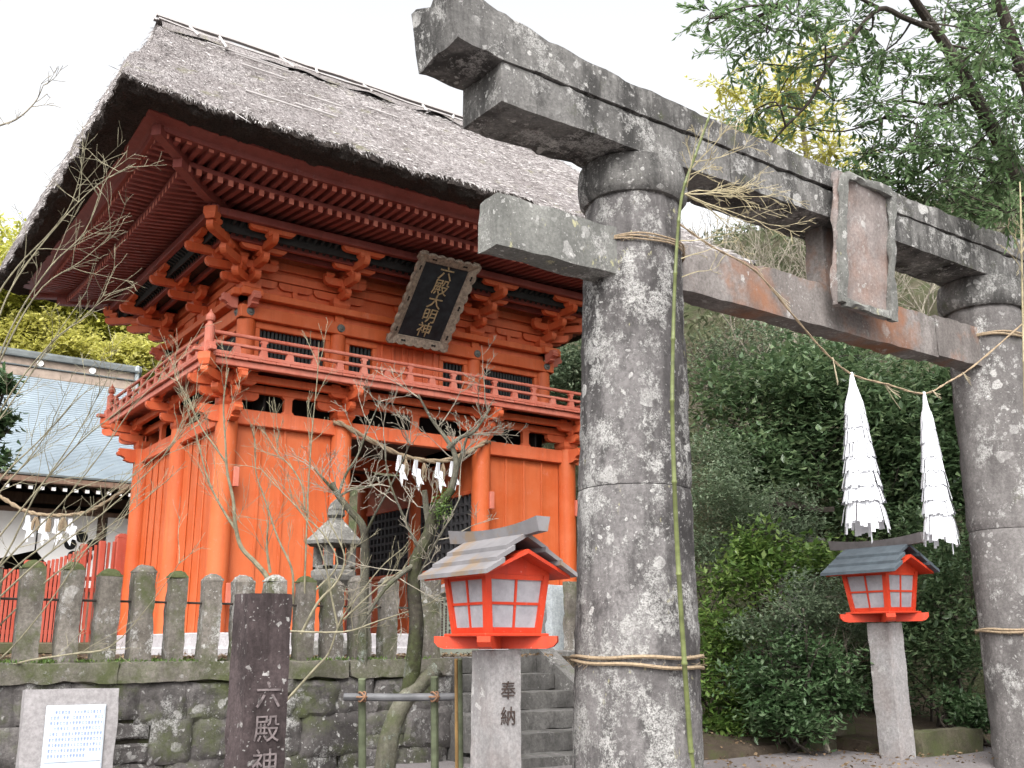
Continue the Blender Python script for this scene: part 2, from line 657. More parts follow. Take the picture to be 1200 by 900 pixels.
plain('twig_green', (.22, .20, .135), .8, .35, 20)
plain('twig_red', (.22, .11, .075), .8, .35, 20)
n = NT('lantern_tin')
f = n.noise(3.5, 5, .65)
c = n.mix(n.ramp(f, [(.3, 0.), (.7, 1.)]), (.13, .125, .13), (.21, .20, .205))
c = n.mix(n.ramp(n.noise(5, 5, .7, n.map((1, 1, 1), (3, 8, 1))), [(.52, 0.), (.62, .8)]), c, (.19, .135, .085))
n.color(c).rough(.6).spec(.3)
plain('lantern_tin_blue', (.075, .092, .106), .55, .25, 12, spec=.3)
plain('tin_rust', (.22, .12, .07), .7, .4, 12)
plain('engraved', (.05, .035, .030), .95, .3, 20)
plain('engraved_pale', (.135, .112, .112), .95, .5, 30)
plain('engraved_gold', (.34, .25, .14), .6, .4, 30)
plain('blue_print', (.10, .15, .34), .7, .1)
plain('white_panel', (.44, .49, .57), .4, .02, 3, bumps=0)
plain('steel_trim', (.40, .44, .48), .35, .1, 4)
plain('curtain', (.70, .69, .68), .9, .05, 4)
plain('black_cloth', (.008, .008, .009), .9, .2)
plain('roof_tile', (.205, .245, .275), .55, .16, 1.2, spec=.35)
plain('ridge_tin', (.10, .11, .11), .5, .25, 4)
plain('ridge_wood', (.30, .235, .19), .8, .25, 4)
plain('notice_wood', (.19, .20, .165), .8, .2, 5)
plain('plaque_black', (.020, .022, .026), .5, .5, 9)
plain('plaque_frame', (.25, .20, .155), .75, .45, 22)
n = NT('glass_pane')
f = n.ramp(n.noise(6, 5, .7), [(.3, 0.), (.7, 1.)])
n.color(n.mix(f, (.22, .215, .235), (.38, .37, .39))).rough(.22).spec(.5)
stone('torii_stone', (.115, .107, .106), (.235, .222, .218), lichen=.95, spots=.75, stain=.8, bumps=.7, yellow=.12)
stone('torii_stone_right', (.145, .134, .130), (.245, .230, .223), lichen=.6, spots=.6, stain=.4, bumps=.5, moss=.12)
stone('stub_stone', (.15, .15, .14), (.26, .26, .24), lichen=.65, spots=.8, stain=.3, bumps=.5, moss=.1, yellow=.6)
stone('torii_beam_stone', (.120, .116, .112), (.250, .242, .230), lichen=.8, spots=.8, stain=.8, bumps=.65, moss=.22)
stone('torii_tie_stone', (.17, .150, .140), (.30, .275, .260), lichen=.30, spots=.4, stain=.35, bumps=.4, moss=.15, rust=.75)
stone('tablet_stone', (.24, .205, .190), (.34, .300, .285), lichen=.5, spots=.6, stain=.3, bumps=.4, rust=.35)
stone('fence_stone', (.12, .105, .088), (.29, .265, .235), lichen=.6, spots=.6, stain=.4, moss=.58, bumps=.5)
stone('moss_cap', (.10, .10, .06), (.18, .17, .11), lichen=.2, spots=.2, stain=.2, moss=1.5, bumps=.9)
stone('wall_stone', (.075, .068, .066), (.205, .190, .182), lichen=.62, spots=.8, stain=.5, moss=.58, bumps=.8)
stone('coping_stone', (.12, .11, .09), (.27, .245, .215), lichen=.45, spots=.5, stain=.3, moss=.75, bumps=.6)
stone('post_granite', (.265, .252, .250), (.375, .360, .357), lichen=.25, spots=.5, stain=.3, bumps=.25, rust=.10)
stone('pillar_stone', (.050, .039, .039), (.120, .092, .093), lichen=.3, spots=.85, stain=.6, bumps=.4)
stone('sign_stone', (.265, .250, .250), (.335, .318, .320), lichen=.0, spots=.15, stain=.15, bumps=.2)
stone('step_stone', (.10, .096, .09), (.195, .186, .178), lichen=.25, spots=.3, stain=.45, moss=.25, bumps=.4)
stone('lantern_stone', (.12, .115, .105), (.28, .27, .25), lichen=.4, spots=.5, stain=.45, moss=.1, bumps=.5)
stone('plinth_stone', (.40, .38, .39), (.52, .50, .51), lichen=.0, spots=.1, stain=.12, bumps=.15)
stone('kerb_stone', (.08, .075, .05), (.16, .14, .10), lichen=.1, spots=.1, stain=.3, moss=.7, bumps=.5)
stone('lichen_bark', (.10, .09, .07), (.24, .235, .18), lichen=.6, spots=.4, stain=.5, moss=.45, pale=(.42, .46, .40), bumps=.9)
stone('moss_bark', (.035, .030, .024), (.10, .09, .07), lichen=.3, spots=.3, stain=.4, moss=.75, pale=(.5, .52, .48), bumps=.9)
stone('dark_bark', (.035, .028, .024), (.10, .085, .07), lichen=.2, spots=.1, stain=.4, bumps=.8)
stone('tablet_pale', (.33, .36, .37), (.44, .47, .49), lichen=.0, spots=.1, stain=.1, bumps=.1)

leafmat('leaf_camellia', (.046, .090, .036), (.080, .145, .058), (.180, .245, .135), .3, .28)
leafmat('leaf_bright', (0.075, 0.138, 0.034), (0.127, 0.218, 0.048), (0.230, 0.310, 0.086), .3, .4)
leafmat('leaf_fine', (0.094, 0.138, 0.077), (0.150, 0.206, 0.119), (0.237, 0.281, 0.181), .45, .35)
leafmat('leaf_dark', (0.057, 0.097, 0.046), (0.097, 0.155, 0.070), (0.176, 0.236, 0.115), .3, .35)
leafmat('leaf_tree', (0.094, 0.163, 0.069), (0.150, 0.237, 0.100), (0.237, 0.312, 0.169), .3, .55)
leafmat('leaf_sunlit_yellow', (0.345, 0.356, 0.069), (0.529, 0.529, 0.103), (0.690, 0.667, 0.184), .5, .5)  # autumn yellow, brightened so that sunlight sits in the leaf colour
leafmat('leaf_gold', (0.374, 0.363, 0.088), (0.528, 0.506, 0.121), (0.682, 0.638, 0.220), .5, .55)
leafmat('leaf_hill', (.095, .115, .062), (.140, .158, .086), (.205, .205, .125), .7, .3)
leafmat('leaf_litter', (.10, .065, .035), (.17, .11, .06), (.24, .17, .10), .8, .1)

n = NT('thatch')
a = n.noise(1.3, 7, .7)
fib = n.noise(1.0, 6, .75, n.map((55, 12, 12)))
c = n.mix(n.ramp(a, [(.35, 0.), (.65, 1.)]), (.270, .245, .240), (.390, .365, .358))
c = n.mix(n.ramp(fib, [(.38, .9), (.58, 0.)]), c, (.065, .055, .054))
c = n.mix(n.ramp(n.noise(.9, 6, .7, n.map((1, 1, 1), (1, 2, 9))), [(.40, .55), (.58, 0.)]), c, (.150, .132, .128))
c = n.mix(n.ramp(n.noise(2.3, 4, .6, n.map((1, 1, 1), (4, 4, 4))), [(.60, 0.), (.70, .6)]), c, (.16, .155, .085))
n.color(c).rough(.95).spec(.1)
n.bump(n.mix(.5, fib, n.noise(30, 5, .7)), .9, .05)
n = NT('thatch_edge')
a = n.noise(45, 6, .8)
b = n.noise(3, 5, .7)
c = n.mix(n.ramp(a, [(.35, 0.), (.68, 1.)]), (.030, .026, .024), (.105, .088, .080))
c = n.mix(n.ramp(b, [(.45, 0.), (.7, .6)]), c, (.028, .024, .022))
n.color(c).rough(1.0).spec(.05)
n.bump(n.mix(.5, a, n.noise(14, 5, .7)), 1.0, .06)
n = NT('straw_strand')
rnd = n.geo.outputs['Random Per Island']
n.color(n.ramp(rnd, [(0., (.13, .115, .11)), (.4, (.35, .325, .318)), (.8, (.50, .475, .465)), (1., (.62, .59, .57))])).rough(.9).spec(.15)

n = NT('gravel')
v = n.voro(55)
a = n.noise(1.5, 6, .65)
c = n.mix(n.ramp(a, [(.3, 0.), (.7, 1.)]), (.165, .150, .150), (.235, .215, .215))
c = n.mix(n.ramp(n.noise(90, 4, .7), [(.35, .6), (.6, 0.)]), c, (.085, .075, .072))
n.color(c).rough(.95).spec(.15)
n.bump(v, .5, .02)
n = NT('earth')
a = n.noise(2.5, 7, .7)
c = n.mix(n.ramp(a, [(.3, 0.), (.7, 1.)]), (.040, .031, .023), (.095, .074, .055))
c = n.mix(n.ramp(n.noise(6, 5, .6), [(.55, 0.), (.7, .8)]), c, (.06, .075, .025))
n.color(c).rough(1.0).spec(.1)
n.bump(n.noise(25, 6, .7), .7, .04)
n = NT('hill_earth')
a = n.noise(1.4, 8, .7)
c = n.mix(n.ramp(a, [(.3, 0.), (.7, 1.)]), (.075, .068, .045), (.170, .155, .108))
c = n.mix(n.ramp(n.noise(2.5, 6, .7), [(.42, 0.), (.58, .8)]), c, (.085, .105, .050))
n.color(c).rough(1.0).spec(.05)
n.bump(n.noise(7, 7, .75), 1.0, .2)

# ------------------------------------------------------------------ setting: ground, terrace, hillside
def ground_z(x, y):
    t = (6.0 - y) / 6.0
    z = .15 - .60 * max(0.0, min(1.6, t)) if y < 6 else .15
    return z


mb = MB()
xs = list(np.linspace(-60, -6, 10)) + list(np.linspace(-5, 14, 77)) + list(np.linspace(15, 120, 16))
ys = list(np.linspace(-60, -4, 10)) + list(np.linspace(-3, 12, 61)) + list(np.linspace(13, 160, 18))
for y in ys:
    for x in xs:
        mb.v.append((x, y, ground_z(x, y) + .012 * mnoise.noise(Vector((x * 1.5, y * 1.5, 0)))))
w = len(xs)
for j in range(len(ys) - 1):
    for i in range(w - 1):
        mb.f.append((j * w + i, j * w + i + 1, (j + 1) * w + i + 1, (j + 1) * w + i))
tag(mb.build('ground', 'gravel', smooth=True), kind='structure')

# the raised precinct the gate stands on (earth, held by the stone wall in front)
mb = MB()
poly = [(-40, 8.26), (4.93, 8.26), (4.93, 8.95), (6.45, 8.95), (6.45, 8.6), (14.0, 8.6), (14.0, 90), (-40, 90)]
mb.prism(poly, 2, 0.0, 1.0)
tag(mb.build('terrace', 'earth'), kind='structure')


def hill_z(x, y):
    s = .95 * x + .30 * y
    h = 1.0 + 1.15 * max(0.0, s - 15.2)
    top = 12.6 + 1.2 * mnoise.noise(Vector((x * .12, y * .12, 3)))
    h = top - math.log1p(math.exp(min(30, (top - h) * 1.0))) if h > -20 else h
    return h + .35 * mnoise.noise(Vector((x * .5, y * .5, 1))) + .12 * mnoise.noise(Vector((x * 2, y * 2, 1)))


mb = MB()
xs = np.linspace(7, 46, 118)
ys = np.linspace(2.0, 62, 120)
for y in ys:
    for x in xs:
        z = hill_z(x, y)
        mb.v.append((x, y, z if .95 * x + .3 * y > 14.2 else -.6))
w = len(xs)
for j in range(len(ys) - 1):
    for i in range(w - 1):
        mb.f.append((j * w + i, j * w + i + 1, (j + 1) * w + i + 1, (j + 1) * w + i))
tag(mb.build('hillside', 'hill_earth', smooth=True), kind='structure')

# hill slope far behind the hall
mb = MB()
xs = np.linspace(-60, 22, 60)
ys = np.linspace(36, 90, 30)
for y in ys:
    for x in xs:
        mb.v.append((x, y, .9 + max(0, y - 38) * .26 + .8 * mnoise.noise(Vector((x * .15, y * .15, 7)))))
w = len(xs)
for j in range(len(ys) - 1):
    for i in range(w - 1):
        mb.f.append((j * w + i, j * w + i + 1, (j + 1) * w + i + 1, (j + 1) * w + i))
tag(mb.build('wooded_hill', 'hill_earth', smooth=True), kind='structure')

# ------------------------------------------------------------------ the two-storey gate
GX0, GX1, GY0, GY1 = 4.55, 10.19, 13.0, 16.8
GCX, GCY = (GX0 + GX1) / 2, (GY0 + GY1) / 2
gate = thing('shrine_gate', (GCX, GCY, 1.0), 'vermilion two-storey shrine gate with a thick thatched roof and railed balcony', 'gate')
SIDES = ('front', 'left', 'right', 'back')


def urange(side):
    return (GX0, GX1) if side in ('front', 'back') else (GY0, GY1)


def pt(side, u, o, z):
    if side == 'front': return (u, GY0 - o, z)
    if side == 'back': return (u, GY1 + o, z)
    if side == 'left': return (GX0 - o, u, z)
    return (GX1 + o, u, z)


def fbox(mb, side, u0, u1, o0, o1, z0, z1, c=.008):
    a, b = pt(side, u0, o0, z0), pt(side, u1, o1, z1)
    mb.box(a[0], b[0], a[1], b[1], z0, z1, c)
    return mb


def fmtx(side, u, o, z):
    """local x along the wall, local y outward, z up"""
    p = pt(side, u, o, z)
    if side == 'front': x, y = (1, 0, 0), (0, -1, 0)
    elif side == 'back': x, y = (1, 0, 0), (0, 1, 0)
    elif side == 'left': x, y = (0, 1, 0), (-1, 0, 0)
    else: x, y = (0, 1, 0), (1, 0, 0)
    m = Matrix((x, y, (0, 0, 1))).transposed().to_4x4()
    m.translation = Vector(p)
    return m


def piece(side, name, mat, u0, u1, o0, o1, z0, z1, parent=gate, c=.008):
    return fbox(MB(), side, u0, u1, o0, o1, z0, z1, c).build(name, mat, parent)


# stone plinth, columns of the lower storey
mb = MB()
mb.box(GX0 - .42, GX1 + .42, GY0 - .42, GY1 + .42, .9, 1.10, .02)
mb.box(GX0 - .17, GX1 + .17, GY0 - .17, GY1 + .17, 1.0, 1.275, .015)
mb.build('plinth', 'plinth_stone', gate)
LCX, LCY = (4.55, 6.20, 8.54, 10.19), (13.0, 14.9, 16.8)
colm = MB().lathe(0, 0, [(.145, 1.27), (.145, 4.17)], 20).mesh('column', 'vermilion_wall', True)
colm.polygons[len(colm.polygons) - 1].use_smooth = False
for x in LCX:
    for y in LCY:
        if 6 < x < 9 or y != 99:
            link('column', colm, gate, (x, y, 0))

# lower tie beams, carved beam noses at the corners
for side in SIDES:
    u0, u1 = urange(side)
    piece(side, 'tie_beam', 'vermilion_beam', u0 + .02, u1 - .02, -.06, .06, 3.95, 4.155)
nose = [(0, 0), (.10, 0), (.19, .03), (.17, .06), (.22, .09), (.28, .10), (.30, .14), (.26, .18), (.27, .21), (0, .21)]
for cx_, cy_, sx, sy in ((GX0, GY0, -1, -1), (GX1, GY0, 1, -1), (GX0, GY1, -1, 1), (GX1, GY1, 1, 1)):
    MB().prism([(cx_ + sx * (a + .12), 3.95 + b) for a, b in nose], 1, cy_ - .055, cy_ + .055).build('beam_nose', 'vermilion_beam', gate)
    MB().prism([(cy_ + sy * (a + .12), 3.95 + b) for a, b in nose], 0, cx_ - .055, cx_ + .055).build('beam_nose', 'vermilion_beam', gate)


def board_wall(side, u0, u1, z0, z1, nb, o=-.03):
    wdt = (u1 - u0) / nb
    for i in range(nb):
        a = u0 + i * wdt
        j = random.uniform(-.004, .004)
        piece(side, 'wall_board', 'vermilion_wall', a + .004, a + wdt - .004, o - .03 + j, o + j, z0, z1, c=.005)
        if i:
            piece(side, 'batten', 'vermilion_wall', a - .018, a + .018, o + .006, o + .020, z0, z1, c=.004)


for a, b in ((4.69, 6.06), (8.68, 10.05)):
    board_wall('front', a, b, 1.28, 3.95, 4)
    board_wall('back', a, b, 1.28, 3.95, 4)
for side in ('left', 'right'):
    for a, b in ((13.14, 14.76), (15.04, 16.66)):
        board_wall(side, a, b, 1.28, 3.95, 5)
# small pegs / strike plates on the corner columns
for z in (3.10, 1.62):
    for x, y in ((4.665, 12.845), (8.64, 12.845), (10.28, 12.845)):
        MB().box(x - .035, x + .035, y - .02, y + .03, z, z + .26, .006).build('column_shoe', 'vermilion_faded', gate)

# passage through the middle bay: side walls with black lattice windows, lintels, ceiling
for X, s in ((8.54, -1), (6.20, 1)):
    for a, b in ((13.15, 14.76), (15.04, 16.66)):
        MB().box(X - .03, X + .03, a, b, 3.42, 3.95, .006).build('passage_panel', 'vermilion_wall', gate)
        MB().box(X - .03, X + .03, a, b, 1.28, 2.22, .006).build('passage_panel', 'vermilion_wall', gate)
        MB().box(X - .05, X + .05, a, b, 3.36, 3.42, .006).build('lintel', 'vermilion_beam', gate)
        MB().box(X - .05, X + .05, a, b, 2.22, 2.28, .006).build('window_sill', 'vermilion_beam', gate)
        lat = MB().box(X + .10 * -s, X + .13 * -s, a, b, 2.28, 3.36).build('lattice', 'black_board', gate)
        nb = 12
        for i in range(nb + 1):
            u = a + (b - a) * i / nb
            MB().box(X - .022, X + .022, u - .022, u + .022, 2.28, 3.36).build('lattice_bar', 'lattice_grey', lat)
        for k in range(1, 8):
            z = 2.28 + 1.08 * k / 8
            MB().box(X - .018, X + .018, a, b, z - .022, z + .022).build('lattice_bar', 'lattice_grey', lat)
# beam at mid depth and dark ceiling
MB().box(6.34, 8.40, 14.84, 14.96, 3.86, 4.06, .008).build('passage_beam', 'vermilion_beam', gate)
MB().box(6.34, 8.40, 16.74, 16.86, 3.90, 4.10, .008).build('passage_beam', 'vermilion_beam', gate)
MB().box(6.30, 8.44, 13.06, 16.74, 4.13, 4.15).build('passage_ceiling', 'dark_timber', gate)
# pink painted gate leaves standing open inside the passage
MB().box(7.30, 8.36, 16.05, 16.10, 1.10, 2.15, .01).build('gate_leaf', 'pink_board', gate)
MB().box(6.34, 6.40, 15.1, 16.05, 1.28, 2.2, .01).build('gate_leaf', 'pink_board', gate)

# --------------------------------------------------- bracket pieces
def arm_poly(L, h):
    a = L / 2
    return [(-a, h), (-a, h * .52), (-a + h * .16, h * .26), (-a + h * .42, h * .07), (-a + h * .75, 0),
            (a - h * .75, 0), (a - h * .42, h * .07), (a - h * .16, h * .26), (a, h * .52), (a, h)]


def half_arm_poly(L, h):
    return [(-.06, h), (-.06, 0), (L - h * .75, 0), (L - h * .42, h * .07), (L - h * .16, h * .26), (L, h * .52), (L, h)]


def block(mb, mtx, x, y, z, s, h):
    b = s * .72
    t = s
    v = []
    for sc_, zz in ((b, z), (t, z + h * .45), (t, z + h)):
        v += [(x - sc_ / 2, y - sc_ / 2, zz), (x + sc_ / 2, y - sc_ / 2, zz), (x + sc_ / 2, y + sc_ / 2, zz), (x - sc_ / 2, y + sc_ / 2, zz)]
    f = [(3, 2, 1, 0), (8, 9, 10, 11)]
    for k in (0, 4):
        f += [(k + i, k + (i + 1) % 4, k + 4 + (i + 1) % 4, k + 4 + i) for i in range(4)]
    mb.add([tuple(mtx @ Vector(q)) for q in v], f)


def rot(mtx, ang):
    return mtx @ Matrix.Rotation(ang, 4, 'Z')


def bracket_step(par, m, y_out, z, lat_len, mat, aw=.085, h=.115, lateral=True, y_in=-.05):
    """one outward arm reaching y_out, the block at its end, a lateral arm with three blocks on it"""
    mb = MB()
    mb.prism([(y + y_in + .06, zz) for y, zz in half_arm_poly(y_out - y_in + .02, h)], 0, -aw / 2, aw / 2, m @ Matrix.Translation((0, 0, z)))
    mb.build('bracket_arm', mat, par)
    mb = MB()
    block(mb, m, 0, y_out - .07, z + h, .145, .075)
    mb.build('bearing_block', mat, par)
    if lateral:
        mb = MB()
        mb.prism([(x, zz + z + h + .06) for x, zz in arm_poly(lat_len, h * .95)], 1, y_out - .07 - aw / 2, y_out - .07 + aw / 2, m)
        mb.build('bracket_arm', mat, par)
        for x in (-lat_len / 2 + .075, 0, lat_len / 2 - .075):
            mb = MB()
            block(mb, m, x, y_out - .07, z + h * 1.95 + .06, .13, .06)
            mb.build('bearing_block', mat, par)


def bracket_set(side, u, o, zb, steps, mat, corner=None, lat=.66, dz=.165):
    """stepped bracket complex on a column head; steps: outward reach of each tier"""
    m = fmtx(side, u, o, 0)
    mb = MB()
    block(mb, m, 0, 0, zb, .27, .14)
    root = mb.build('bracket_set', mat, gate)
    mb = MB()
    mb.prism([(x, zz + zb + .13) for x, zz in arm_poly(.8, .11)], 1, -.05, .035, m)
    mb.build('bracket_arm', mat, root)
    for i, r in enumerate(steps):
        bracket_step(root, m, r, zb + .12 + dz * i, lat, mat)
    if corner:
        # same arms on the other face and a longer diagonal arm
        m2 = fmtx(corner[0], corner[1], corner[2], 0)
        for i, r in enumerate(steps):
            bracket_step(root, m2, r, zb + .12 + dz * i, lat, mat)
        sgn = corner[3]
        md = rot(m, sgn * R(45))
        for i, r in enumerate(steps):
            bracket_step(root, md, r * 1.42, zb + .12 + dz * i, .4, mat, aw=.095, lateral=False)
        block2 = MB()
        block(block2, md, 0, steps[-1] * 1.42 + .02, zb + .12 + dz * len(steps) - .02, .17, .16)
        block2.build('bearing_block', mat, root)
    return root


# brackets that carry the balcony
LSTEP = (.25, .47)
for x in (6.20, 8.54):
    bracket_set('front', x, 0, 4.155, LSTEP, 'vermilion_beam', lat=.6, dz=.15)
for side in ('left', 'right'):
    bracket_set(side, 14.9, 0, 4.155, LSTEP, 'vermilion_beam', lat=.6, dz=.15)
bracket_set('front', GX0, 0, 4.155, LSTEP, 'vermilion_beam', ('left', GY0, 0, 1), lat=.6, dz=.15)
bracket_set('front', GX1, 0, 4.155, LSTEP, 'vermilion_beam', ('right', GY0, 0, -1), lat=.6, dz=.15)
bracket_set('back', GX0, 0, 4.155, LSTEP, 'vermilion_beam', ('left', GY1, 0, 1), lat=.6, dz=.15)
for side in SIDES:
    u0, u1 = urange(side)
    piece(side, 'wall_beam', 'vermilion_beam', u0, u1, -.05, .045, 4.40, 4.51)
    cols = LCX if side in ('front', 'back') else LCY
    for a, b in zip(cols[:-1], cols[1:]):
        c_ = (a + b) / 2
        MB().prism([(-.10, 4.155), (.10, 4.155), (.055, 4.20), (.055, 4.36), (.10, 4.40), (-.10, 4.40), (-.055, 4.36), (-.055, 4.20)], 1, -.035, .035,
                   fmtx(side, c_, 0, 0)).build('strut', 'vermilion_beam', gate)
    # boards that close off the dark floor space behind
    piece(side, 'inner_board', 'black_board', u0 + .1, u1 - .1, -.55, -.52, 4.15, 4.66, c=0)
    # carrier beams and the fascia under the balcony
    piece(side, 'carrier_beam', 'vermilion_beam', u0 - .20, u1 + .20, .15, .23, 4.50, 4.60)
    piece(side, 'fascia_beam', 'vermilion_faded', u0 - .50, u1 + .50, .40, .49, 4.60, 4.685)
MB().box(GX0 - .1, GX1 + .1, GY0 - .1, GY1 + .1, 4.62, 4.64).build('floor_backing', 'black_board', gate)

# balcony planks
for side in SIDES:
    u0, u1 = urange(side)
    u0, u1 = (u0 - .53, u1 + .53) if side in ('front', 'back') else (u0 + .30, u1 - .30)
    nn = int((u1 - u0) / .19)
    wd = (u1 - u0) / nn
    vv = fbox(MB(), side, u0 + .003, u0 + wd - .003, -.36, .53, 4.688, 4.718, .004)
    p0 = pt(side, u0, 0, 0)
    me = vv.mesh('floor_plank', 'vermilion_faded', off=p0)
    for i in range(nn):
        link('floor_plank', me, gate, pt(side, u0 + i * wd, random.uniform(-.008, .008), random.uniform(-.002, .002)))

# balcony railing
RO = .47
post_prof = [(.062, 4.72), (.062, 5.06), (.066, 5.075), (.050, 5.10), (.034, 5.115), (.034, 5.135), (.056, 5.15), (.062, 5.185), (.055, 5.22), (.03, 5.25), (.012, 5.275), (.008, 5.30), (.002, 5.305)]
for side in SIDES:
    u0, u1 = urange(side)
    a, b = u0 - RO, u1 + RO
    e = .20
    mb = MB()
    mb.tube([pt(side, a, RO, 5.015), pt(side, b, RO, 5.015)], .026, 10)
    mb.build('handrail', 'vermilion_faded', gate, True)
    piece(side, 'middle_rail', 'vermilion_faded', a, b, RO - .03, RO + .03, 4.862, 4.902)
    piece(side, 'bottom_rail', 'vermilion_faded', a - e, b + e, RO - .045, RO + .045, 4.722, 4.775)
    nn = int(round((b - a) / .37))
    for i in range(1, nn):
        u = a + (b - a) * i / nn
        MB().prism([(-.055, 4.775), (.055, 4.775), (.040, 4.862), (-.040, 4.862)], 1, -.032, .032, fmtx(side, u, RO, 0)).build('baluster', 'vermilion_faded', gate)
        if i % 2 == 0:
            MB().prism([(-.025, 4.902), (.025, 4.902), (.028, 4.95), (.048, 4.965), (.048, 4.985), (.02, 4.99), (-.02, 4.99), (-.048, 4.985), (-.048, 4.965), (-.028, 4.95)],
                       1, -.028, .028, fmtx(side, u, RO, 0)).build('rail_block', 'vermilion_faded', gate)
for sx in (GX0 - RO, GX1 + RO):
    for sy in (GY0 - RO, GY1 + RO):
        mb = MB().box(sx - .075, sx + .075, sy - .075, sy + .075, 4.685, 4.86, .01)
        mb.lathe(sx, sy, post_prof, 14)
        mb.build('corner_post', 'vermilion_faded', gate)

# upper storey: columns, beams, doors, slatted windows
UO = -.27
UCX, UCY = (4.82, 6.19, 8.55, 9.92), (13.27, 14.9, 16.53)
ucol = MB().lathe(0, 0, [(.125, 4.72), (.125, 5.49)], 18).mesh('column', 'vermilion_wall', True)
for x in UCX:
    for y in UCY:
        if x in (UCX[0], UCX[3]) or y in (UCY[0], UCY[2]):
            link('column', ucol, gate, (x, y, 0))
uwin = {'front': UCX, 'back': UCX, 'left': UCY, 'right': UCY}
rosette = MB().lathe(0, 0, [(.035, -.02), (.062, .0), (.058, .018), (.03, .026), (.022, .04), (.004, .045)], 12)
for side in SIDES:
    u0, u1 = urange(side)
    a, b = u0 - UO, u1 + UO
    piece(side, 'upper_tie_beam', 'vermilion_wall', a - .15, b + .15, UO - .02, UO + .135, 5.485, 5.665)
    piece(side, 'wall_board', 'vermilion_beam', a, b, UO - .04, UO + .04, 5.666, 5.775)
    piece(side, 'plate_beam', 'vermilion_wall', a - .27, b + .27, UO - .13, UO + .175, 5.776, 5.875)
    piece(side, 'floor_beam', 'vermilion_beam', a - .1, b + .1, UO - .02, UO + .13, 4.72, 4.86)
    cs = uwin[side]
    for u in cs:
        m = fmtx(side, u, UO + .135, 5.575) @ Matrix.Rotation(R(-90), 4, 'X')
        r2 = MB()
        r2.add([tuple(m @ Vector(q)) for q in rosette.v], rosette.f)
        r2.build('metal_rosette', 'bronze', gate, True)
        if u not in (cs[0], cs[-1]):
            piece(side, 'strut', 'vermilion_wall', u - .07, u + .07, UO + .03, UO + .09, 5.666, 5.775)
    for i in range(len(cs) - 1):
        p, q = cs[i] + .12, cs[i + 1] - .12
        mid = side in ('front', 'back') and i == 1
        wins = [(p, p + .52), (q - .52, q)] if mid else [(p, q)]
        for (wa, wb) in wins:
            piece(side, 'window_frame', 'vermilion_wall', wa, wb, UO - .03, UO + .05, 5.385, 5.483)
            piece(side, 'window_frame', 'vermilion_wall', wa, wa + .07, UO - .03, UO + .05, 4.86, 5.385)
            piece(side, 'window_frame', 'vermilion_wall', wb - .07, wb, UO - .03, UO + .05, 4.86, 5.385)
            pane = piece(side, 'slat_window', 'black_board', wa + .07, wb - .07, UO - .10, UO - .08, 4.86, 5.385, c=0)
            k = int((wb - wa - .14) / .055)
            for s_ in range(k):
                uu = wa + .07 + (s_ + .5) * (wb - wa - .14) / k
                piece(side, 'slat', 'dark_slat', uu - .017, uu + .017, UO - .045, UO - .005, 4.86, 5.385, parent=pane, c=0)
        if mid:
            da, db = p + .52, q - .52
            for s_, (x0_, x1_) in enumerate(((da, (da + db) / 2 - .004), ((da + db) / 2 + .004, db))):
                dr = piece(side, 'door', 'vermilion_beam', x0_, x1_, UO - .02, UO + .03, 4.86, 5.483)
                for k in range(3):
                    uu = x0_ + (x1_ - x0_) * (k + .5) / 3
                    piece(side, 'door_batten', 'vermilion_beam', uu - .02, uu + .02, UO + .032, UO + .052, 4.86, 5.483, parent=dr)
# corner beam noses of the upper storey
for cx_, cy_, sx, sy in ((UCX[0], UCY[0], -1, -1), (UCX[3], UCY[0], 1, -1), (UCX[0], UCY[2], -1, 1), (UCX[3], UCY[2], 1, 1)):
    MB().prism([(cx_ + sx * (a * .8 + .15), 5.62 + b * .9) for a, b in nose], 1, cy_ - .05, cy_ + .05).build('beam_nose', 'vermilion_faded', gate)
    MB().prism([(cy_ + sy * (a * .8 + .15), 5.62 + b * .9) for a, b in nose], 0, cx_ - .05, cx_ + .05).build('beam_nose', 'vermilion_faded', gate)

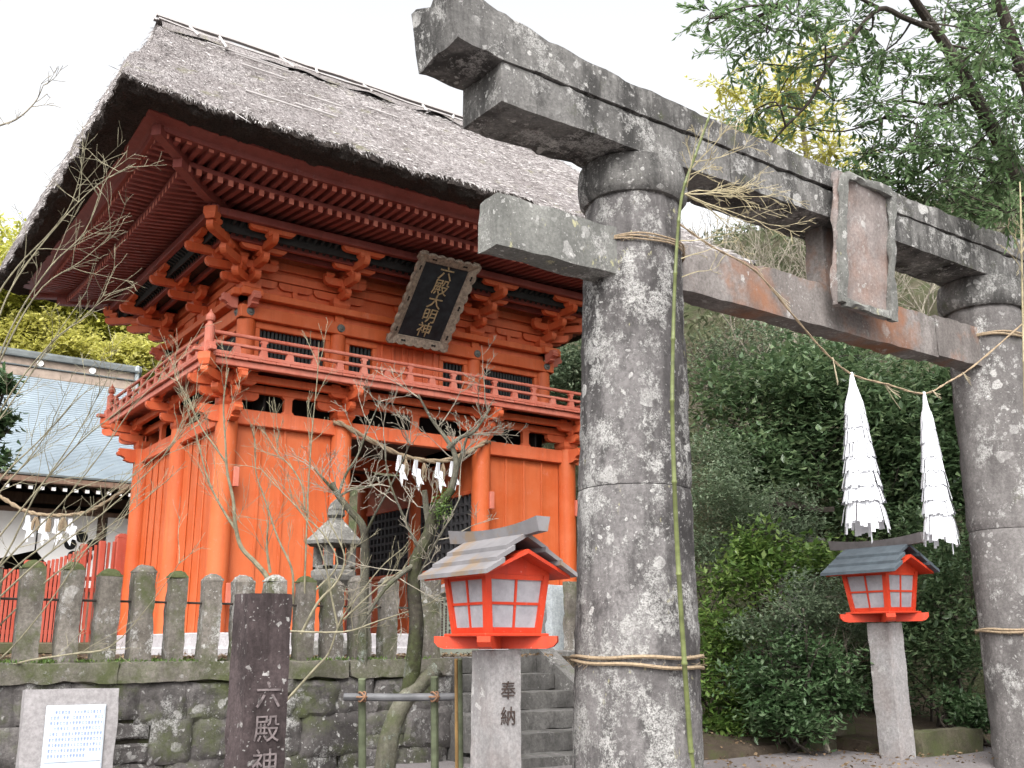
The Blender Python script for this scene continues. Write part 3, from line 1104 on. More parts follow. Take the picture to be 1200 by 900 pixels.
# bracket zone under the eaves
USTEP = (.27, .55, .84)
for x in UCX[1:3]:
    bracket_set('front', x, UO, 5.875, USTEP, 'vermilion_beam')
for side in ('left', 'right'):
    bracket_set(side, UCY[1], UO, 5.875, USTEP, 'vermilion_beam')
bracket_set('front', UCX[0], UO, 5.875, USTEP, 'vermilion_beam', ('left', UCY[0], UO, 1))
bracket_set('front', UCX[3], UO, 5.875, USTEP, 'vermilion_beam', ('right', UCY[0], UO, -1))
bracket_set('back', UCX[0], UO, 5.875, USTEP, 'vermilion_beam', ('left', UCY[2], UO, 1))
for side in SIDES:
    u0, u1 = urange(side)
    a, b = u0 - UO, u1 + UO
    piece(side, 'frieze_board', 'vermilion_beam', a, b, UO - .05, UO - .02, 5.875, 6.62, c=0)
    for k, z in enumerate((6.13, 6.30)):
        piece(side, 'wall_beam', 'vermilion_beam', a, b, UO - .02, UO + .045, z, z + .115)
    cs = uwin[side]
    for i in range(len(cs) - 1):        # false arms carved in relief between the brackets
        c_ = (cs[i] + cs[i + 1]) / 2
        mb = MB()
        mb.prism([(x, zz + 6.015) for x, zz in arm_poly(.5, .10)], 1, -.02, .035, fmtx(side, c_, UO, 0))
        mb.build('relief_arm', 'vermilion_beam', gate)
        mb = MB()
        mb.prism([(-.035, 5.876), (.035, 5.876), (.035, 6.015), (-.035, 6.015)], 1, -.02, .03, fmtx(side, c_, UO, 0))
        mb.build('strut', 'vermilion_beam', gate)
    # step beams, little ceiling, coving ribs, outer purlin
    piece(side, 'step_beam', 'eave_shade_red', u0 - .02, u1 + .02, -.02, .045, 6.39, 6.47)
    piece(side, 'step_beam', 'eave_shade_red', u0 - .26, u1 + .26, .22, .30, 6.40, 6.49)
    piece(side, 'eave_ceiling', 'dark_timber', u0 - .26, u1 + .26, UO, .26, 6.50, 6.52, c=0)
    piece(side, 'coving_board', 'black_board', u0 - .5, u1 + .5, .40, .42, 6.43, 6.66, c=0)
    piece(side, 'purlin', 'eave_shade_red', u0 - .66, u1 + .66, .52, .62, 6.565, 6.67)
    rib = MB()
    o_ = pt(side, 0, 0, 0)
    rib.prism([(.28, 6.42), (.33, 6.47), (.42, 6.52), (.52, 6.56), (.52, 6.60), (.40, 6.56), (.30, 6.50)], 0, -.02, .02, fmtx(side, 0, 0, 0))
    me = rib.mesh('coving_rib', 'dark_slat')
    k = int((u1 - u0 + .5) / .105)
    for i in range(k + 1):
        uu = u0 - .25 + (u1 - u0 + .5) * i / k
        d = pt(side, uu, 0, 0)
        link('coving_rib', me, gate, (d[0] - o_[0], d[1] - o_[1], 0))


def lift(side, u, o):
    u0, u1 = urange(side)
    c_, h = (u0 + u1) / 2, (u1 - u0) / 2
    t = min(1.0, abs(u - c_) / (h + max(o, .2)))
    return .11 * t ** 5


# rafters: the lower tier and the flying tier above it
def rafter_mesh(side, o_in, kind):
    m = fmtx(side, 0, 0, 0)
    mb = MB()
    if kind == 'base':
        zf = lambda o: 6.805 - .150 * o / 1.2
        o1, hw, hh = 1.2, .033, .082
    else:
        zf = lambda o: 6.80 + .012 * (1.6 - o)
        o1, hw, hh = 1.6, .031, .072
    a, b = max(o_in, -.3 if kind == 'base' else .75), o1
    z0, z1 = zf(a), zf(b)
    mb.prism([(a, z0), (b, z1), (b, z1 + hh), (a, z0 + hh)], 0, -hw, hw, m)
    me = mb.mesh('rafter', 'eave_shade_red')
    me.materials.append(M['vermilion_faded'])
    me.polygons[3].material_index = 1       # lighter end faces: light falling on the tips put in as colour
    return me


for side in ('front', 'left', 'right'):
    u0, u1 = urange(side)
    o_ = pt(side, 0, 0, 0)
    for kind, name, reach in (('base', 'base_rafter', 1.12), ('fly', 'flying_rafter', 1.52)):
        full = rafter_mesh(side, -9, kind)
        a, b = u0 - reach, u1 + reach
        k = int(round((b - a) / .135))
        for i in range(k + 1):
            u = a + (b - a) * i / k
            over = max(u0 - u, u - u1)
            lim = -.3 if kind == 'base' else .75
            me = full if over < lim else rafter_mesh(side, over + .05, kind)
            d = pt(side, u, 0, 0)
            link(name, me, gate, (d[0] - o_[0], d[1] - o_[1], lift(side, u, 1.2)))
# hip rafters at the corners
for cx_, cy_, sx, sy in ((GX0, GY0, -1, -1), (GX1, GY0, 1, -1), (GX0, GY1, -1, 1), (GX1, GY1, 1, 1)):
    for o1, z, hh in ((1.28, 6.72, .13), (1.66, 6.87, .13)):
        m = frame_mtx((cx_, cy_, 0), (sx, sy, 0), (-sy * sx * sx, sx, 0))
        L = o1 * 1.414
        MB().prism([(-.2, 6.76), (L * .6, z - .05), (L, z + .02), (L, z + .02 + hh), (-.2, 6.76 + hh)], 1, -.06, .06, m).build('hip_rafter', 'eave_shade_red', gate)


def skirt(side, prof, mat, name, nu=40):
    """sheet swept along a side of the eaves, mitred at the corners; prof: [(o, z)]"""
    u0, u1 = urange(side)
    mb = MB()
    for (o, z) in prof:
        for i in range(nu + 1):
            u = (u0 - o) + (u1 - u0 + 2 * o) * i / nu
            p = pt(side, u, o, z + lift(side, u, o))
            mb.v.append(p)
    for j in range(len(prof) - 1):
        for i in range(nu):
            k = j * (nu + 1) + i
            mb.f.append((k, k + 1, k + nu + 2, k + nu + 1))
    return mb.build(name, mat, gate)


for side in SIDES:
    skirt(side, [(-.3, 6.93), (0, 6.89), (1.16, 6.742)], 'eave_shade_red', 'eave_boarding')
    skirt(side, [(1.10, 6.74), (1.19, 6.74), (1.19, 6.80), (1.10, 6.80)], 'eave_shade_red', 'eave_strip')
    skirt(side, [(1.02, 6.885), (1.63, 6.875)], 'eave_shade_red', 'eave_boarding')
    skirt(side, [(1.56, 6.876), (1.65, 6.872), (1.66, 6.93), (1.70, 6.955), (1.80, 6.995), (1.80, 7.03), (1.5, 7.03)], 'eave_shade_red', 'eave_fascia')

# thatched roof
edge = [(2.05, 11.02, 7.015), (2.33 - .34, 11.26 - .05, 6.99)]
rings = [  # inset x, inset y of each ring (left edge x, front edge y), z
    (2.90, 11.35, 7.02), (2.62, 11.07, 7.00), (2.42, 10.87, 7.00), (2.325, 10.775, 7.05), (2.34, 10.785, 7.13), (2.37, 10.90, 7.23), (2.40, 11.10, 7.39),
    (2.46, 11.37, 7.61), (2.58, 11.81, 7.98), (2.735, 12.26, 8.36), (2.92, 12.64, 8.685), (3.144, 13.16, 9.125), (3.33, 13.58, 9.48),
    (3.50, 14.21, 10.02), (3.62, 14.60, 10.36), (3.69, 14.82, 10.53)]


def dense(rs, k):
    out = []
    for i in range(len(rs) - 1):
        kk = k if i > 5 else 3
        for j in range(kk):
            t = j / kk
            out.append(tuple(rs[i][q] + (rs[i + 1][q] - rs[i][q]) * t for q in range(3)))
    out.append(rs[-1])
    return out


def thatch_surface(rs, nx, ny, amp):
    mb = MB()
    loops = []
    for (x0, y0, z) in rs:
        x1, y1 = 2 * GCX - x0, 2 * GCY - y0
        ring = []
        for i in range(nx): ring.append((x0 + (x1 - x0) * i / nx, y0))
        for i in range(ny): ring.append((x1, y0 + (y1 - y0) * i / ny))
        for i in range(nx): ring.append((x1 - (x1 - x0) * i / nx, y1))
        for i in range(ny): ring.append((x0, y1 - (y1 - y0) * i / ny))
        fall = max(0.0, min(1.0, (7.9 - z) / .9))
        pts = []
        for (x, y) in ring:
            t = max(abs(x - GCX) / (GCX - x0 + 1e-6), 0) if abs(y - y0) < 1e-6 or abs(y - y1) < 1e-6 else 1.0
            s_ = abs(y - GCY) / max(.05, GCY - y0) if abs(x - x0) < 1e-6 or abs(x - x1) < 1e-6 else 1.0
            up = .11 * (min(t, s_) ** 5) * fall
            p = Vector((x, y, z + up))
            q = p * 2.2
            rag = 1.0 + 1.1 * max(0.0, 1 - abs(z - 7.12) / .25)
            dv = mnoise.noise_vector(q) * amp * .8 + mnoise.noise_vector(p * 6.0) * amp * .5 * (.5 + .5 * rag) + mnoise.noise_vector(p * 17.0) * amp * .42 * rag
            pts.append(p + dv)
        loops.append(pts)
    n = len(loops[0])
    for pts in loops:
        mb.v.extend([tuple(p) for p in pts])
    for j in range(len(loops) - 1):
        for i in range(n):
            i2 = (i + 1) % n
            mb.f.append((j * n + i, j * n + i2, (j + 1) * n + i2, (j + 1) * n + i))
    return mb, loops


under, _ = thatch_surface(dense(rings[:5], 3), 260, 150, .045)
th_edge = under.build('thatch_edge', 'thatch_edge', gate, True)
upper, loops = thatch_surface(dense(rings[4:], 5), 260, 150, .05)
roof = upper.build('thatched_roof', 'thatch', gate, True, 'weathered grey thatch with loose straws')

# loose straw on the front and left slopes, and the frayed lip of the eave
def straw_field(loops, nx, ny, count, lip):
    P, Dv, L, W = [], [], [], []
    nl = len(loops)
    for _ in range(count):
        j = random.randrange(0, 3) if lip else int((random.random() ** .9) * (nl - 2))
        n = len(loops[0])
        if random.random() < .86: i = random.randrange(0, nx)
        else: i = random.randrange(2 * nx + ny, n)
        a, b = loops[j][i], loops[min(j + 3, nl - 1)][i]
        c_ = loops[j][(i + 1) % n]
        p = a.lerp(c_, random.random()).lerp(b, random.random() * .3)
        down = (a - b).normalized()
        along = (c_ - a).normalized()
        nor = along.cross(down)
        nor = nor if nor.z > 0 else -nor
        k = random.gauss(0, .35)
        d = down + along * k + nor * random.uniform(.04, .30)
        if lip: d = down + along * random.gauss(0, .4) + Vector((0, 0, -random.uniform(.1, .9)))
        P.append(p + nor * .004)
        Dv.append(d)
        l = random.uniform(.05, .17) if not lip else random.uniform(.05, .13)
        if not lip and random.random() < .02: l *= 3
        L.append(l)
        W.append(random.uniform(.005, .011))
    P, Dv = np.array(P), np.array(Dv)
    return P, Dv, np.array(L), np.array(W)


for cnt, lip in ((26000, False), (5200, True)):
    P, Dv, L, W = straw_field(loops, 260, 150, cnt, lip)
    me = leaf_mesh('loose_straw', P, Dv, unit(len(P)), L, W, 'straw_strand', .1)
    tag(link('loose_straw', me, gate), kind='stuff')
# fringe hanging under the cut edge
ul = _
P, Dv = [], []
for k in range(5200):
    j = random.randrange(2, len(ul) - 1)
    i = random.randrange(0, 260) if random.random() < .7 else random.randrange(260 * 2 + 150, len(ul[0]))
    P.append(ul[j][i])
    o_ = Vector((random.gauss(0, .3), -1 if i < 260 else 0, -.9 + random.gauss(0, .4))) if i < 260 else Vector((-1, random.gauss(0, .3), -.9 + random.gauss(0, .4)))
    Dv.append(o_)
P, Dv = np.array(P), np.array(Dv)
n_ = len(P)
me = leaf_mesh('cut_straw', P, Dv, unit(n_), rng.uniform(.02, .06, n_), rng.uniform(.006, .013, n_), 'thatch_edge', .1)
tag(link('cut_straw', me, gate), kind='stuff')

# ridge: bark covering, bamboo poles and cross pieces
mb = MB()
prof = [(-.42, -.34), (-.30, -.20), (-.16, -.06), (0, .02), (.16, -.06), (.30, -.20), (.42, -.34)]
nu = 90
for (dy, dz) in prof:
    for i in range(nu + 1):
        x = 3.66 + (11.08 - 3.66) * i / nu
        q = Vector((x * 3, dy * 6, dz * 6))
        rag = .10 * mnoise.noise(Vector((x * 1.7, dy * 9, 2))) if abs(dy) > .35 else 0
        mb.v.append((x, GCY + dy * (1 + rag), 10.64 + dz + .03 * mnoise.noise(q) + rag))
for j in range(len(prof) - 1):
    for i in range(nu):
        k = j * (nu + 1) + i
        mb.f.append((k, k + 1, k + nu + 2, k + nu + 1))
mb.build('ridge_cover', 'thatch', gate, True)
for dy, dz, r_ in ((-.06, .05, .034), (.08, .05, .032), (-.24, -.13, .028)):
    pts = [(3.62 + (11.12 - 3.62) * i / 12, GCY + dy + random.uniform(-.02, .02), 10.64 + dz + random.uniform(-.015, .015)) for i in range(13)]
    MB().tube(pts, r_, 7).build('ridge_pole', 'straw_strand', gate, True)
for i in range(9):
    x = 4.0 + i * .85 + random.uniform(-.3, .3)
    ln = random.choice((.15, .25, .4, .9))
    MB().tube([(x, GCY - .02, 10.72), (x + random.uniform(-.25, .25), GCY - .25 - ln * .4, 10.50 - ln * .36)], .022, 6).build('ridge_tie', 'straw_strand', gate, True)
for (x0_, y0_, ln, dx) in ((4.15, 12.0, .75, 1), (4.9, 12.15, .6, 1), (5.4, 12.9, .5, 1), (4.6, 13.6, .7, 1), (4.3, 14.35, 1.3, 1), (4.7, 14.2, .9, 1), (6.6, 13.4, .5, 1)):
    z0_ = 7.61 + (y0_ - 11.37) * .85 + .05
    MB().tube([(x0_, y0_, z0_), (x0_ + ln, y0_ - .10, z0_ - .07)], .014, 6).build('loose_stick', 'straw_strand', gate, True)

# ------------------------------------------------------------------ hanging plaque of the gate
plq = thing('shrine_plaque', (7.37, 13.05, 5.46), 'black name plaque with carved scalloped frame tilted under the eaves of the gate', 'plaque')
pm = frame_mtx((7.37, 13.05, 5.46), (1, 0, 0), (0, -1.0, 1.12))     # local x right, y up the board, z out to the front
PW, PH = .80, 1.26
MB().box(-PW / 2 - .02, PW / 2 + .02, .10, .16 + PH, -.05, 0, .01, pm).build('board', 'plaque_black', plq)


def scallop(n, L, depth, w):
    """outline of a frame strip L long; scalloped on the outer side"""
    out = [(0, 0), (L, 0)]
    for i in range(n * 6, -1, -1):
        t = i / (n * 6)
        out.append((L * t, w + depth * abs(math.sin(math.pi * n * t))))
    return out


for (n_, L, org, xd, yd) in ((9, PH + .24, (-PW / 2, .02, -.02), (0, 1, 0), (-1, 0, 0)), (9, PH + .24, (PW / 2, .02, -.02), (0, 1, 0), (1, 0, 0)),
                             (7, PW + .24, (-PW / 2 - .12, .14, -.015), (1, 0, 0), (0, -1, 0)), (7, PW + .24, (-PW / 2 - .12, .14 + PH, -.015), (1, 0, 0), (0, 1, 0))):
    x, y = Vector(xd), Vector(yd)
    z = Vector((0, 0, 1))
    m = Matrix((x, y, z)).transposed().to_4x4()
    m.translation = Vector(org)
    tilt = Matrix.Rotation(R(22), 4, 'X')
    fr = MB().prism(scallop(n_, L, .028, .10), 2, 0, .05, pm @ m @ tilt).build('frame', 'plaque_frame', plq)
    k = 3 if L > 1.2 else 2
    for i in range(k):
        q = L * (i + .5) / k
        mb = MB()
        for dx, rr in ((-.022, .017), (.0, .012), (.022, .017)):
            mb.tube([pm @ m @ tilt @ Vector((q + dx, .055, .045)), pm @ m @ tilt @ Vector((q + dx, .055, .056))], rr, 8)
        mb.build('carved_hole', 'black_board', fr)
for s_, (a, b, c_, d) in enumerate(((-PW / 2 + .0, PW / 2, .14, .175), (-PW / 2, PW / 2, .105 + PH, .14 + PH), (-PW / 2, -PW / 2 + .035, .176, .104 + PH), (PW / 2 - .035, PW / 2, .176, .104 + PH))):
    MB().box(a, b, c_, d, 0, .022, .005, pm).build('inner_trim', 'plaque_frame', plq)
for i, ch in enumerate('六殿大明神'):
    yy = .14 + PH - .16 - i * .235
    link('character', text_mesh(ch, .25 if i != 1 else .27, .006, 'engraved_gold', pm @ Matrix.Translation((.03, yy, .006))), plq)

# straw rope with paper streamers in the gate's opening
def shide(mb, p, xdir, s=1.0):
    """zigzag folded paper streamer hanging from p"""
    x = Vector(xdir).normalized()
    p = Vector(p)
    pts = [(0, 0), (.05, 0), (.06, -.11), (.115, -.10), (.125, -.24), (.075, -.23), (.085, -.36), (.02, -.37), (.01, -.22), (.06, -.235), (.045, -.12), (-.005, -.125)]
    w = [(-.03, 0), (.03, 0), (.045, -.10), (.10, -.11), (.085, -.20), (.12, -.31), (.05, -.30), (.035, -.40), (-.005, -.34), (.01, -.22), (-.055, -.20), (-.03, -.10)]
    y = Vector((x.y, -x.x, 0))
    fr = [p + x * a * s + Vector((0, 0, b * s)) - y * .004 + y * .03 * math.sin(b * 14) for a, b in w]
    bk = [q + y * .006 for q in fr]
    n = len(w)
    mb.add([tuple(q) for q in fr + bk], [tuple(range(n)), tuple(range(2 * n - 1, n - 1, -1))] + [(i, (i + 1) % n, n + (i + 1) % n, n + i) for i in range(n)])


def rope_tube(mb, pts, r, twists=14, n=8):
    P = [Vector(p) for p in pts]
    out = limb(MB(), P, r, r)
    m = len(out)
    for ph in (0, math.pi):
        q = []
        for i, p in enumerate(out):
            t = (out[min(i + 1, m - 1)] - out[max(i - 1, 0)]).normalized()
            a = t.cross(Vector((0, 0, 1)))
            a = a.normalized() if a.length > .01 else Vector((1, 0, 0))
            b = t.cross(a)
            an = ph + twists * i / m * 2 * math.pi
            q.append(p + (a * math.cos(an) + b * math.sin(an)) * r * .45)
        mb.tube(q, r * .62, n)


gr = thing('straw_rope', (7.37, 12.83, 4.0), 'straw rope with four white paper streamers across the opening of the vermilion gate', 'rope')
rp = [(6.06, 12.98, 4.12), (6.10, 12.83, 4.10), (6.5, 12.80, 3.93), (7.0, 12.80, 3.76), (7.4, 12.80, 3.71), (7.8, 12.80, 3.75), (8.2, 12.80, 3.92), (8.50, 12.83, 4.10), (8.66, 12.95, 4.12)]
mb = MB()
rope_tube(mb, rp, .038, 40)
mb.build('rope', 'rope', gr, True)
for x, z in ((6.98, 3.73), (7.25, 3.69), (7.62, 3.69), (7.86, 3.73)):
    mb = MB()
    shide(mb, (x, 12.72, z), (1, 0.15, 0), 1.12)
    mb.build('paper_streamer', 'paper', gr)
for x, z in ((7.12, 3.70), (7.42, 3.67), (7.74, 3.70)):
    mb = MB()
    for k in range(9):
        a = random.uniform(-.03, .03)
        mb.tube([(x, 12.79, z), (x + a, 12.79 + random.uniform(-.03, .03), z - .10), (x + a * 1.4, 12.79, z - random.uniform(.2, .27))], [.012, .011, .006], 5)
    mb.build('straw_tassel', 'rope', gr)

# ------------------------------------------------------------------ stone torii in front
TX0, TX1, TY = 4.60, 9.06, 5.06
torii = thing('stone_torii', ((TX0 + TX1) / 2, TY, .15), 'large lichen-covered stone torii gateway with a blank centre tablet', 'torii')


def pillar(base, top, r0, r1, z0, z1, mat, name='pillar_drum', n=44):
    mb = MB()
    nz = max(2, int((z1 - z0) / .05))
    zs = [z0 + (z1 - z0) * i / nz for i in range(nz + 1)]
    for zi, z in enumerate(zs):
        t = z / 4.4
        c_ = Vector(base).lerp(Vector(top), t)
        r_ = r0 + (r1 - r0) * t
        e = min(zi, nz - zi)
        r_ -= .012 if e == 0 else 0
        for k in range(n):
            th = 2 * math.pi * k / n
            q = Vector((math.cos(th) * 1.2 + base[0], math.sin(th) * 1.2, z))
            rr = r_ + .012 * mnoise.noise(q * 3) + .009 * mnoise.noise(q * 9) + .006 * mnoise.noise(q * 24)
            mb.v.append((c_.x + rr * math.cos(th), c_.y + rr * math.sin(th), z))
    for j in range(nz):
        for k in range(n):
            k2 = (k + 1) % n
            mb.f.append((j * n + k, j * n + k2, (j + 1) * n + k2, (j + 1) * n + k))
    mb.f.append(tuple(range(n - 1, -1, -1)))
    mb.f.append(tuple(nz * n + k for k in range(n)))
    return mb.build(name, mat, torii, True)


PIL = (((4.53, TY + .06, 0), (4.655, TY + .06, 0)), ((9.11, TY, 0), (8.985, TY, 0)))
for (b_, t_), g0 in zip(PIL, (-.1, -.1)):
    for z0_, z1_ in ((g0, 2.095), (2.10, 4.14)):
        pillar(b_, t_, .415 if b_[0] < 6 else .395, .328, z0_, z1_, 'torii_stone' if b_[0] < 6 else 'torii_stone_right')
    # collar stone under the lintel
    c_ = Vector(b_).lerp(Vector(t_), .97)
    mb = MB()
    prof = [(.28, 4.13), (.350, 4.135), (.378, 4.17), (.386, 4.24), (.384, 4.33), (.372, 4.405), (.3, 4.41)]
    n = 40
    for (r_, z) in prof:
        for k in range(n):
            th = 2 * math.pi * k / n
            rr = r_ + .012 * mnoise.noise(Vector((math.cos(th) * 2, math.sin(th) * 2, z * 3 + b_[0])))
            mb.v.append((c_.x + rr * math.cos(th), c_.y + rr * math.sin(th), z))
    for j in range(len(prof) - 1):
        for k in range(n):
            k2 = (k + 1) % n
            mb.f.append((j * n + k, j * n + k2, (j + 1) * n + k2, (j + 1) * n + k))
    mb.f.append(tuple(range(n - 1, -1, -1)))
    mb.f.append(tuple((len(prof) - 1) * n + k for k in range(n)))
    mb.build('collar_stone', 'torii_beam_stone', torii, True)

TCX = 6.80


def kwarp(p):
    t = abs(p.x - TCX) / 3.84
    s_ = math.copysign(1, p.x - TCX)
    f = (p.z - 4.685) / .185
    rise = .035 * t ** 4 + f * .23 * max(0, t - .25) ** 3 / .42
    ends = max(0.0, (t - .97) / .03)
    return Vector((p.x + s_ * ends * f * .06, p.y, p.z + rise))


mb = MB()
rough_box(mb, 2.96, 10.64, 4.80, 5.28, 4.685, 4.870, .06, .009, .02, kwarp, 1.3)
mb.build('cap_lintel', 'torii_beam_stone', torii, True)
for i, (a, b) in enumerate(((3.30, 5.36), (5.367, 8.25), (8.257, 10.30))):
    mb = MB()
    rough_box(mb, a, b, 4.815, 5.265, 4.415, 4.675, .06, .009, .02, lambda p: p + Vector((0, 0, .03 * (abs(p.x - TCX) / 3.6) ** 4 * (1 if p.z > 4.55 else 0))), i * 3.1)
    mb.build('lower_lintel', 'torii_beam_stone', torii, True)
for i, (a, b, z0_, z1_) in enumerate(((3.36, 4.45, 3.52, 3.87), (4.90, 8.02, 3.535, 3.905), (8.027, 9.05, 3.555, 3.93), (9.2, 10.2, 3.55, 3.92))):
    mb = MB()
    rough_box(mb, a, b, 4.95, 5.16, z0_, z1_, .07, .008, .025, None, i * 2.3 + 9)
    mb.build('tie_beam', 'torii_tie_stone' if i in (1, 2) else 'stub_stone', torii, True)
mb = MB()
rough_box(mb, 6.56, 6.98, 4.96, 5.14, 3.90, 4.42, .07, .008, .025, None, 20)
mb.build('strut_block', 'torii_tie_stone', torii, True)
tm = frame_mtx((6.77, 4.79, 3.66), (1, 0, 0), (0, -.12, 1.1))
mb = MB()
rough_box(mb, -.345, .345, 0, 1.10, -.055, .015, .05, .012, .03, lambda p: tm @ Vector(p), 31)
mb.build('tablet', 'tablet_stone', torii, True)
for (a, b, c_, d) in ((-.35, -.275, .02, 1.08), (.275, .355, -.02, 1.08), (-.28, .28, .0, .06), (-.28, .28, 1.03, 1.10)):
    mb = MB()
    rough_box(mb, a, b, c_, d, .012, .065, .035, .016, .03, lambda p: tm @ Vector(p), a * 7 + 3)
    mb.build('tablet_rim', 'stub_stone', torii, True)

# ropes tied round the torii pillars
def wrap_rope(cx_, cy_, r_, z, mat, loops_, sag, thick, label, tail=None):
    o = thing('wrapped_rope', (cx_, cy_ - r_, z), label, 'rope')
    mb = MB()
    for k in range(loops_):
        pts = []
        for i in range(41):
            th = 2 * math.pi * i / 40
            pts.append((cx_ + (r_ + .014) * math.cos(th), cy_ + (r_ + .014) * math.sin(th), z + k * sag * (1 + .5 * math.cos(th + .8)) + .006 * math.sin(5 * th + k)))
        mb.tube(pts, thick, 6)
        for i in range(50):
            th = random.uniform(0, 6.28)
            p = Vector((cx_ + (r_ + .02) * math.cos(th), cy_ + (r_ + .02) * math.sin(th), z + k * sag))
            mb.tube([p, p + Vector((random.gauss(0, .02), random.gauss(0, .02), random.gauss(0, .014)))], .0015, 3)
    mb.build('rope', mat, o, True)
    if tail:
        t = MB()
        for k in range(14):
            t.tube([tail, Vector(tail) + Vector((-.05 + random.gauss(0, .02), -.03, -.05 + random.gauss(0, .025)))], .003, 3)
        t.build('frayed_end', mat, o)
    return o


wrap_rope(4.56, TY + .06, .402, 1.035, 'rope', 2, -.045, .012, 'two turns of twine low round the left torii pillar and its bamboo')
wrap_rope(4.64, TY + .06, .345, 3.80, 'rope', 3, -.016, .006, 'thin twine high round the left torii pillar under the collar stone')
wrap_rope(9.075, TY, .388, 1.235, 'rope', 2, -.03, .012, 'rope with a frayed end round the lower right torii pillar', (8.70, 4.86, 1.22))
wrap_rope(9.0, TY, .345, 3.86, 'rope', 2, -.02, .010, 'rope tied round the right torii pillar at the tie beam')

# sagging straw rope with straws, and the two big paper tassels on it
rope = thing('hanging_rope', (6.9, 4.55, 3.3), 'thin sagging straw rope strung between the torii pillars', 'rope')
rpts = [(4.598, 4.619, 3.841), (4.877, 4.586, 3.725), (5.211, 4.516, 3.603), (5.519, 4.499, 3.368), (5.874, 4.510, 3.139), (6.144, 4.489, 3.000), (6.495, 4.443, 2.965), (6.853, 4.390, 2.934), (7.169, 4.381, 3.065), (7.506, 4.340, 3.245), (8.112, 4.221, 3.678)]
mb = MB()
rope_tube(mb, rpts, .009, 110, 5)
mb.build('rope', 'rope', rope, True)
for p, n_, sp, drop in (((5.361, 4.503, 3.506), 3, (1.0, .25), .18), ((5.959, 4.500, 3.100), 8, (.18, 0), .19), ((6.473, 4.456, 2.971), 4, (.9, .2), .2), ((6.947, 4.376, 2.971), 4, (1.1, .1), .1), ((7.345, 4.351, 3.167), 4, (1.1, .1), .1)):
    mb = MB()
    for k in range(n_):
        a = random.gauss(0, .22)
        q = Vector(p) + Vector((sp[0] * drop + a * .12, a * .1, -drop * (1 if sp[0] < .3 else random.uniform(.1, .9))))
        mb.tube([p, Vector(p).lerp(q, .5) + Vector((0, 0, -.01)), q], [.0035, .003, .002], 4)
    mb.build('straw_wisp', 'straw', rope)


def paper_tassel(top, tiers, label, sx=1.0, lean=.05):
    o = thing('paper_tassel', top, label, 'tassel', 'paper tassels on the torii rope')
    top = Vector(top)
    mb = MB()
    mb.tube([top + Vector((0, 0, .02)), top + Vector((lean * .1, 0, -.08)), top + Vector((lean * .2, 0, -.19))], [.010, tiers[0][0] * .42, tiers[0][0] * .86], 10)
    mb.build('paper_neck', 'paper', o, True)
    for i, (r0, z0, z1) in enumerate(tiers):
        mb = MB()
        n = 40
        for k in range(n):
            th = 2 * math.pi * (k + random.uniform(-.2, .2)) / n
            w = 2 * math.pi * r0 / n * .62
            rt = r0 * .70
            rb = r0 * random.uniform(1.02, 1.2)
            c_, s_ = math.cos(th), math.sin(th)
            tx, ty = -s_ * w, c_ * w
            if i == len(tiers) - 1: zz = z1 - random.uniform(.02, .13)
            else: zz = z1 - (random.uniform(-.006, .022) if i < len(tiers) - 1 else random.uniform(-.02, .03) + .06)
            cx_ = top.x + lean * -z0
            q = [(cx_ + rt * c_ * sx - tx * .6, top.y + rt * s_ - ty * .6, top.z + z0), (cx_ + rt * c_ * sx + tx * .6, top.y + rt * s_ + ty * .6, top.z + z0),
                 (cx_ + (rt + rb) * .53 * c_ * sx + tx * .8, top.y + (rt + rb) * .53 * s_ + ty * .8, top.z + z0 + (zz - z0) * .4),
                 (cx_ + (rt + rb) * .53 * c_ * sx - tx * .8, top.y + (rt + rb) * .53 * s_ - ty * .8, top.z + z0 + (zz - z0) * .4),
                 (cx_ + rb * c_ * sx + tx, top.y + rb * s_ + ty, top.z + zz), (cx_ + rb * c_ * sx - tx, top.y + rb * s_ - ty, top.z + zz)]
            mb.add(q, [(0, 1, 2, 3), (3, 2, 4, 5)])
        mb.build('paper_tier', 'paper', o)
    mb = MB()
    b = tiers[-1]
    for k in range(3):
        x = top.x + lean * -b[2] + random.uniform(-.04, .04)
        mb.add([(x, top.y - .05, top.z + b[2] + .1), (x + .02, top.y - .05, top.z + b[2] + .1), (x + .025, top.y - .05, top.z + b[2] - .12 * (k == 0) - .05), (x + .01, top.y - .05, top.z + b[2] - .14 * (k == 0) - .05)], [(0, 1, 2, 3)])
    mb.build('paper_strip', 'paper', o)
    return o


ta = [(.066 + .0105 * i, -.15 - .105 * i, -.15 - .105 * (i + 1) - .035) for i in range(8)]
paper_tassel((6.145, 4.490, 2.994), ta, 'fuller white layered paper tassel hanging left on the torii rope', 1.0, .02)
tb = [(.048 + .0088 * i, -.13 - .105 * i, -.13 - .105 * (i + 1) - .035) for i in range(8)]
paper_tassel((6.859, 4.388, 2.928), tb, 'slimmer white layered paper tassel hanging right above the second lantern', 1.0, .03)

